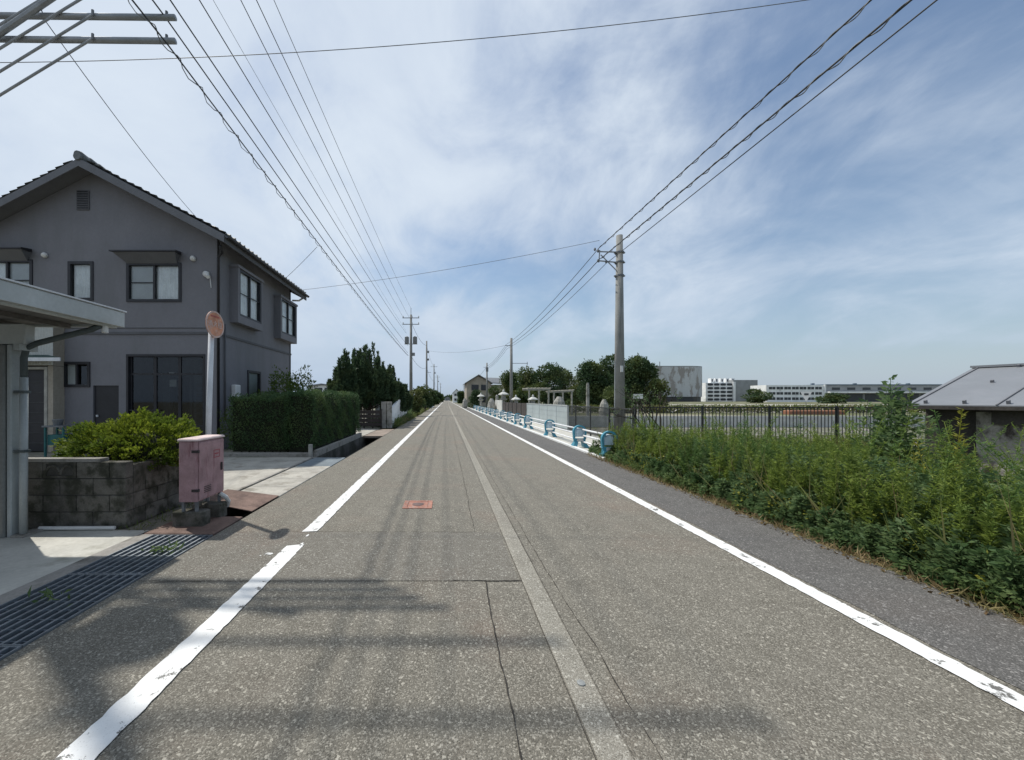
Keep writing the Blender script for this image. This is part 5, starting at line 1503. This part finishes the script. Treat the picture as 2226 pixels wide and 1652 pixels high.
MB().bar(A + Vector((0, 0, -.02)), B + Vector((0, 0, -.02)), .04, .07).build('eave_board', 'dark_wall', rf)
def wallq(s0, s1, z0, z1, off, th=.15):
    a = E0 + de * s0 + ds * off; b = E0 + de * s1 + ds * off
    return [a + Vector((0, 0, z0)), b + Vector((0, 0, z0)), b + Vector((0, 0, z1)), a + Vector((0, 0, z1))], ds * th
mbw = MB()
q, e = wallq(.85, 8.8, -1.1, 1.30, .35); mbw.prism(q, e)
mbw.build('wall', 'old_wall', sd)
mbw = MB(); q, e = wallq(.12, .846, -1.1, 1.36, .50, .1); mbw.prism(q, e); mbw.build('dark_door', 'dark_wall', sd)
mbw = MB(); q, e = wallq(1.05, 8.8, 1.06, 1.34, .30, .048); mbw.prism(q, e); mbw.build('eave_shade_strip', 'dark_wall', sd)  # dark strip standing in for the shade below the eave
a = E0 + de * .15 + ds * .62
mbw = MB().prism([a + Vector((0, 0, -1.1)), a + ds * 5 + Vector((0, 0, -1.1)), a + ds * 5 + Vector((0, 0, 1.35)), a + ds * (run - .6) + Vector((0, 0, 2.1)), a + Vector((0, 0, 1.40))], de * .12)
mbw.build('end_wall', 'dark_wall', sd)

# ------------------------------------------------------------------ far buildings
hall = empty('grey_hall', (at(1466, 0, 250).x, 260, 0), 'large grey hall with curved corner and branching brown pattern', 'building')
Yh = 250; x0, x1 = at(1380, 0, Yh).x, at(1517, 0, Yh + 14).x; Hh = CH + (CY - 797) / F * Yh
pts = [(x0, Yh), (x1 - 14, Yh)] + [(x1 - 14 + 14 * math.sin(t), Yh + 14 - 14 * math.cos(t)) for t in np.linspace(.2, math.pi / 2, 7)] + [(x1, Yh + 30), (x0, Yh + 30)]
MB().prism([(p[0], p[1], 3.2) for p in pts], (0, 0, Hh - 3.2)).build('facade', 'hall_wall', hall)
MB().prism([(p[0] * .999 + .1, p[1] + 1.0, 0) for p in pts], (0, 0, 3.19)).build('ground_floor', 'dark_opening', hall)
MB().prism([(p[0], p[1], Hh + .01) for p in pts], (0, 0, .5)).build('parapet', 'grey_wall', hall)
MB().box(x0 + 20, x0 + 20.4, Yh + 8, Yh + 8.4, Hh, Hh + 4).build('lightning_rod', 'steel_arm', hall)
ap = empty('apartment_block', (at(1590, 0, 285).x, 290, 0), 'white apartment block with columns of dark oval balconies', 'building')
Ya = 280; x0, x1, x2 = at(1532, 0, Ya).x, at(1592, 0, Ya).x, at(1645, 0, Ya).x; Ha = CH + (CY - 832) / F * Ya
MB().box(x0 + .5, x1, Ya, Ya + 14, 0, Ha).build('balcony_wing', 'white_wall', ap)
MB().box(x1, x2, Ya - .5, Ya + 14, 0, CH + (CY - 826) / F * Ya).build('side_wall', 'grey_wall', ap)
MB().box(x1 - .4, x1 + 1.2, Ya - 1.2, Ya - .51, 0, Ha + .6).build('pilaster', 'white_wall', ap)
fh = Ha / 5
for i in range(4):
    for j in range(5):
        cx = x0 + 1.5 + (x1 - x0 - 1.5) * (i + .5) / 4; cz = fh * (j + .55)
        ring = [(cx + 2.0 * math.copysign(abs(math.cos(t)) ** .6, math.cos(t)), Ya - .12, cz + .85 * math.copysign(abs(math.sin(t)) ** .6, math.sin(t))) for t in np.linspace(0, 2 * math.pi, 15)[:-1]]
        b = MB().prism(ring, (0, .11, 0)).build('balcony', 'dark_opening', ap)
for i, px in enumerate((1558, 1568, 1580, 1592, 1604)):
    X = at(px, 0, Ya).x
    t = MB().box(X - 1.2, X + 1.2, Ya + 5, Ya + 8, Ha, Ha + 3.5).build('roof_tank', 'white_wall', ap)
    MB().box(X - .5, X + .4, Ya + 4.9, Ya + 4.99, Ha + 1, Ha + 2.8).build('tank_panel', 'dark_opening', t)
MB().box(x2 - .05, x2 + 2, Ya + 1, Ya + 8, Ha - 2.2, Ha - 1.9).box(x2 - .05, x2 + 2, Ya + 1, Ya + 8, Ha - 5.2, Ha - 4.9).build('side_balcony', 'dark_opening', ap)
sc_ = empty('school', (at(1870, 0, 235).x, 240, 0), 'long white three storey school building beyond the field', 'building')
Yc = 230
x0, x1 = at(1665, 0, Yc).x, at(1790, 0, Yc).x; Hc = CH + (CY - 837) / F * Yc
MB().box(x0, x1, Yc, Yc + 12, 0, Hc).build('classroom_wing', 'white_wall', sc_)
for j, z in enumerate((.5, 3.6, 6.7)):
    for i in range(7):
        a = x0 + 1.5 + i * (x1 - x0 - 2) / 7
        wv = MB().box(a, a + (x1 - x0) / 7 - 1.0, Yc - .07, Yc - .005, z + .7, z + 2.2).build('window', 'dark_opening', sc_)
        MB().box(a + 1.9, a + 2.05, Yc - .1, Yc - .071, z + .7, z + 2.2).build('mullion', 'white_wall', wv)
MB().box(x1 - .1, x1 + .8, Yc - .6, Yc - .011, 0, Hc + .3).build('stair_tower_edge', 'white_wall', sc_)
gx0, gx1 = at(1790, 0, Yc).x + .81, at(2060, 0, Yc).x
MB().box(gx0, gx1, Yc + .5, Yc + 20, 0, Hc - .1).build('gymnasium', 'grey_wall', sc_)
MB().box(gx0, gx1, Yc - 3, Yc + .49, 5.2, 6.1).build('canopy_roof', 'white_wall', sc_)
MB().box(gx0 - .2, gx1 + .3, Yc + .2, Yc + 20.4, Hc - .09, Hc + .5).build('roof', 'blue_roof', sc_)
for i in range(7):
    a = gx0 + 4.5 + i * 9.0
    MB().box(a, a + 4.6, Yc + .4, Yc + .49, 7.1, 8.5).build('window', 'dark_opening', sc_)
for i in range(6):
    a = gx0 + 2 + i * 11
    MB().box(a, a + 9.5, Yc + .38, Yc + .49, .3, 4.9).build('bay_opening', 'dark_opening', sc_)
for px in (1795, 1890, 2010):
    X = at(px, 0, Yc).x
    MB().box(X - .8, X + .8, Yc + 8, Yc + 9, Hc + .5, Hc + 1.4).build('roof_vent', 'blue_roof', sc_)
sc2 = empty('signpost', (at(1752, 0, 60).x, 60, 0), 'small inverted triangle road sign on a post beyond the field', 'sign')
q = at(1752, 862, 60)
MB().prism([(q.x - .9, 60, q.z + .75), (q.x + .9, 60, q.z + .75), (q.x, 60, q.z - .8)], (0, .03, 0)).build('plate', 'white_plastic', sc2)
MB().box(q.x - .32, q.x + .32, 59.96, 59.99, q.z + .2, q.z + .5).build('legend', 'dark_opening', sc2)
MB().tube([(q.x, 60.06, 0), (q.x, 60.06, q.z + .5)], .04, 6).build('post', 'galv_old', sc2)
def small_house(px0, px1, ytop, yeave, Y, depth, label, wall, roofm, wing=None):
    a, b = at(px0, 0, Y).x, at(px1, 0, Y).x
    he = CH + (CY - yeave) / F * Y; ht = CH + (CY - ytop) / F * Y
    o = empty('distant_house', ((a + b) / 2, Y + depth / 2, 0), label, 'house', 'houses along the far road')
    mb = MB().box(a, b, Y, Y + depth, 0, he); mb.prism([(a, Y, he), (b, Y, he), ((a + b) / 2, Y, ht - .1)], (0, depth, 0)); mb.build('wall', wall, o)
    mx = (a + b) / 2; ov = (b - a) * .08
    s = (ht - he) / ((b - a) / 2)
    MB().prism([(mx, Y - .5, ht), (b + ov, Y - .5, he - s * ov), (b + ov, Y + depth + .5, he - s * ov), (mx, Y + depth + .5, ht)], (0, 0, .2)).prism(
        [(a - ov, Y - .5, he - s * ov), (mx, Y - .5, ht), (mx, Y + depth + .5, ht), (a - ov, Y + depth + .5, he - s * ov)], (0, 0, .2)).build('roof', roofm, o)
    for (u, v) in ((.2, .5), (.6, .85)):
        for zf in (.12, .62):
            w = MB().box(a + (b - a) * u, a + (b - a) * v, Y - .06, Y - .005, he * zf + .3, he * (zf + .24) + .3).build('window', 'dark_opening', o)
    return o
gh = small_house(1014, 1066, 816, 832, 84, 10, 'beige gabled house with grey roof past the right trees', 'beige_wall', 'roof_tile')
xa, xb = at(1066, 0, 84).x + .02, at(1112, 0, 84).x
MB().prism([(xa - 2, 85, CH + (CY - 832) / F * 85), (xb, 85, CH + (CY - 836) / F * 85), (xb, 90, CH + (CY - 824) / F * 90), (xa - 2, 90, CH + (CY - 822) / F * 90)], (0, 0, .2)).build('wing_roof', 'galv_old', gh)
MB().box(xa, xb - .3, 85.3, 92, 0, CH + (CY - 836) / F * 85).build('wing_wall', 'beige_wall', gh)
small_house(984, 1000, 846, 854, 190, 10, 'small pale house on the right close to the road end', 'white_wall', 'roof_tile')
small_house(932, 948, 850, 858, 170, 10, 'small grey house on the left close to the road end', 'grey_wall', 'roof_tile')
small_house(905, 928, 846, 856, 110, 12, 'grey roofed house on the left behind the second pole', 'grey_wall', 'roof_tile')
small_house(966, 979, 862, 866, 480, 20, 'tiny house beyond the end of the road', 'grey_wall', 'blue_roof')
small_house(672, 728, 836, 840, 70, 10, 'flat pale roofed building glimpsed between the grey house and junipers', 'white_wall', 'metal_roof')
small_house(1248, 1262, 826, 830, 160, 10, 'pale building glimpsed between the shrine trees', 'white_wall', 'metal_roof')
for i, (pa, pb, yt, Y, lb) in enumerate([(850, 965, 863.5, 900, 'distant dark wooded rise left of the road end'), (972, 1100, 863, 950, 'distant dark wooded rise right of the road end'), (1440, 2300, 866, 700, 'distant tree belt behind the school')]):
    n = 2600
    a, b = at(pa, 0, Y).x, at(pb, 0, Y).x
    Hh2 = CH + (CY - yt) / F * Y + 3
    xx = rng.uniform(a, b, n)
    hh = Hh2 * (.6 + .4 * np.sin(xx * .05 + i) * np.sin(xx * .023 + 1))
    pos = np.column_stack([xx, Y + rng.uniform(0, 20, n), rng.uniform(0, 1, n) * np.maximum(hh, 2)])
    setp(leaves('far_woods', pos, rdir(n), 6.0, 4.0, 'tree_leaf_dark'), lb, 'woods', None, 'stuff')

# ------------------------------------------------------------------ weeds on the right bank
def plant_proto(kind, seed):
    r = np.random.default_rng(seed)
    P, D, L, W = [], [], [], []
    stem = []
    if kind == 'goldenrod':
        bend = r.normal(0, .10, 2)
        n = 170
        t = r.uniform(.12, 1, n)
        a = r.uniform(0, 6.28, n)
        base = np.column_stack([bend[0] * t ** 2, bend[1] * t ** 2, t])
        out = np.column_stack([np.cos(a), np.sin(a), r.uniform(.25, .9, n)])
        P, D = base, unit(out)
        L = .095 * (1.15 - .7 * t) * r.uniform(.7, 1.3, n); W = L * .21
        st = np.linspace(0, 1, 5)
        stem = np.column_stack([bend[0] * st ** 2, bend[1] * st ** 2, st])
    elif kind == 'mugwort':
        n = 200
        t = r.uniform(.05, 1, n) ** .8
        a = r.uniform(0, 6.28, n)
        rad = .20 * (1 - t) ** .5
        P = np.column_stack([np.cos(a) * rad * r.random(n), np.sin(a) * rad * r.random(n), t])
        D = unit(np.column_stack([np.cos(a), np.sin(a), r.uniform(-.1, .8, n)]))
        L = .062 * r.uniform(.6, 1.3, n); W = L * .40
        st = np.linspace(0, 1, 4); stem = np.column_stack([0 * st, 0 * st, st])
    else:
        n = 90
        a = r.uniform(0, 6.28, n); rad = .28 * np.sqrt(r.random(n))
        P = np.column_stack([np.cos(a) * rad, np.sin(a) * rad, r.uniform(.1, 1, n)])
        D = unit(np.column_stack([np.cos(a), np.sin(a), r.uniform(-.3, .5, n)]))
        L = .045 * r.uniform(.7, 1.3, n); W = L * .7
        stem = np.zeros((0, 3))
    return np.asarray(P), np.asarray(D), np.asarray(L), np.asarray(W), np.asarray(stem)
def plant_geo(proto, x, y, z, h, yaw, lean, k=1.0):
    P, D, L, W, st = proto
    c, s = math.cos(yaw), math.sin(yaw)
    Rm = np.array([[c, -s, 0], [s, c, 0], [0, 0, 1]])
    P2 = (P * np.array([h ** .5, h ** .5, h])) @ Rm.T; D2 = D @ Rm.T
    P2[:, 0] += lean[0] * (P2[:, 2] ** 2); P2[:, 1] += lean[1] * (P2[:, 2] ** 2)
    P2 += np.array([x, y, z])
    V, Fc = leaf_arrays(P2, D2, L * k, W * k, .10)
    parts = [(V, Fc)]
    if len(st):
        S2 = (st * np.array([h ** .5, h ** .5, h])) @ Rm.T
        S2[:, 0] += lean[0] * (S2[:, 2] ** 2); S2[:, 1] += lean[1] * (S2[:, 2] ** 2)
        S2 += np.array([x, y, z])
        q = []
        for (a, b) in zip(S2[:-1], S2[1:]):
            for dv in (np.array([.004, 0, 0]), np.array([0, .004, 0])):
                q.append(np.array([a - dv, a + dv, b + dv, b - dv]))
        V2 = np.concatenate(q); parts.append((V2, np.arange(len(V2)).reshape(-1, 4)))
    return join(parts)
def bank_top(y):      # weed height above road level along the bank
    return 0.98 + .20 * (1 - ss(y, 3.5, 10.5))
protos = {k: [plant_proto(k, 10 * i + 3) for i in range(6)] for k in ('goldenrod', 'mugwort', 'vine')}
def mass(kind, n, m, name, label, xr, hfun, k=1.0, yr=(.9, 11.2)):
    parts = []
    for i in range(n):
        y = yr[0] + (yr[1] - yr[0]) * rng.random() ** 1.15
        x = xr(y)
        z = float(gz(x, y))
        h = hfun(x, y) - z * .8
        if h <= .1: continue
        parts.append(plant_geo(protos[kind][rng.integers(6)], x, y, z, h, rng.uniform(0, 6.28), rng.normal(0, .12, 2), k))
    V, Fc = join(parts)
    setp(link_mesh(name, V, Fc, m), label, 'weeds', None, 'stuff')
mass('goldenrod', 1350, 'goldenrod_leaf', 'goldenrod_weeds', 'dense stand of tall yellow green weeds on the right bank',
     lambda y: 4.35 + rng.random() ** 1.25 * (2.7 + .12 * y), lambda x, y: bank_top(y) * (rng.uniform(.62, 1.06) if rng.random() < .88 else rng.uniform(1.05, 1.28)) * (.60 + .40 * ss(x, 4.3, 5.0)))
mass('mugwort', 820, 'mugwort_leaf', 'mugwort_weeds', 'darker leafy weeds along the front of the right bank',
     lambda y: 4.18 + rng.random() ** 1.5 * 2.2, lambda x, y: bank_top(y) * rng.uniform(.40, .80) * (.45 + .55 * ss(x, 4.2, 5.0)), 1.0)
mass('vine', 620, 'vine_leaf', 'creeping_vines', 'dark creeping vines at the foot of the right bank',
     lambda y: 4.14 + rng.random() ** 1.8 * 1.3, lambda x, y: rng.uniform(.15, .34) * (.6 + .7 * ss(x, 4.2, 4.9)), 1.0)
mass('vine', 26, 'yellow_leaf', 'yellowing_vines', 'scattered yellowing leaves low in the right bank',
     lambda y: 4.2 + rng.random() ** 2 * .5, lambda x, y: rng.uniform(.2, .45), .8, (2.6, 9))
def blades(n, name, label, m, x0, x1, hmin, hmax, w, y0=1.2, y1=11.2):
    pos = np.column_stack([x0 + (x1 - x0) * rng.random(n), y0 + (y1 - y0) * rng.random(n) ** 1.1, np.zeros(n)])
    pos[:, 2] = gz(pos[:, 0], pos[:, 1])
    d = rdir(n, 2.6)
    h = rng.uniform(hmin, hmax, n) - pos[:, 2] * .85
    setp(leaves(name, pos, d, h, w, m, fold=.10), label, 'grass', None, 'stuff')
blades(2600, 'bank_grass', 'long arching grass blades among the weeds on the right bank', 'grass', 4.25, 7.2, .45, 1.12, .014)
blades(420, 'dead_stalks', 'pale dead stalks standing among the right bank weeds', 'dry_grass', 4.4, 7.0, .6, 1.2, .008)
tuft('dry_grass_edge', 3.93, 4.28, 1.5, 11, 5200, .13, .010, 'dry_grass', 'straw coloured dry grass along the asphalt edge', 'grass', up=.5)
tuft('dead_leaves', 3.86, 4.15, 2.0, 10.5, 700, .045, .025, 'dead_leaf', 'dead leaves scattered along the asphalt edge', 'leaves', up=.1, z=.006)
tuft('verge_grass_right', 5.0, 13.5, 11.4, 12.4, 4200, .55, .018, 'grass', 'pale tall grass at the foot of the railing fence', 'grass')
tuft('left_wall_grass', -3.95, -3.52, 4.6, 6.1, 260, .09, .010, 'grass', 'short grass tufts at the foot of the block wall', 'grass', up=.8)
# single tall plants standing out of the mass
def single(px, ytop, Y, kind, m, label, k=1.0, lean=(0, 0), seed=0, stems=3):
    q = at(px, ytop, Y); z = float(gz(q.x, Y))
    pr = plant_proto(kind, 900 + seed)
    root = empty('tall_weed', (q.x, Y, z), label, 'weed', 'tall weeds standing above the bank')
    V, Fc = plant_geo(pr, q.x, Y, z, q.z - z, rng.uniform(0, 6), lean, k)
    link_mesh('leaf_stem', V, Fc, m, root)
    for j in range(stems):
        pr = plant_proto(kind, 950 + 10 * seed + j)
        hh = (q.z - z) * random.uniform(.72, .97)
        V, Fc = plant_geo(pr, q.x + random.uniform(-.16, .16), Y + random.uniform(-.1, .25), z, hh, rng.uniform(0, 6), (lean[0] + random.uniform(-.03, .03), lean[1]), k * random.uniform(.9, 1.2))
        link_mesh('leaf_stem', V, Fc, m, root)
    return root
single(1935, 822, 5.6, 'mugwort', 'mugwort_leaf', 'tallest leafy weed rising in front of the school', 1.5, (.0, .0), 1, 6)
single(1955, 850, 5.4, 'mugwort', 'vine_leaf', 'dark leafy weed just right of the tallest weed', 1.5, (.02, 0), 2, 6)
single(1915, 880, 5.9, 'goldenrod', 'goldenrod_leaf', 'slim weed just left of the tallest weed', 1.4, (0, 0), 3, 4)
single(2062, 888, 4.6, 'goldenrod', 'yellow_leaf', 'yellowish feathery weed in front of the shed wall', 1.25, (.03, 0), 4)
single(2010, 905, 5.0, 'mugwort', 'mugwort_leaf', 'dark weed in front of the shed door', 1.0, (0, 0), 5)
single(1790, 915, 6.6, 'goldenrod', 'goldenrod_leaf', 'weed tip standing against the railing below the round tree', 1.0, (0, 0), 6)
single(1735, 905, 7.5, 'mugwort', 'mugwort_leaf', 'weed standing against the railing below the triangle sign', 1.0, (0, 0), 7)
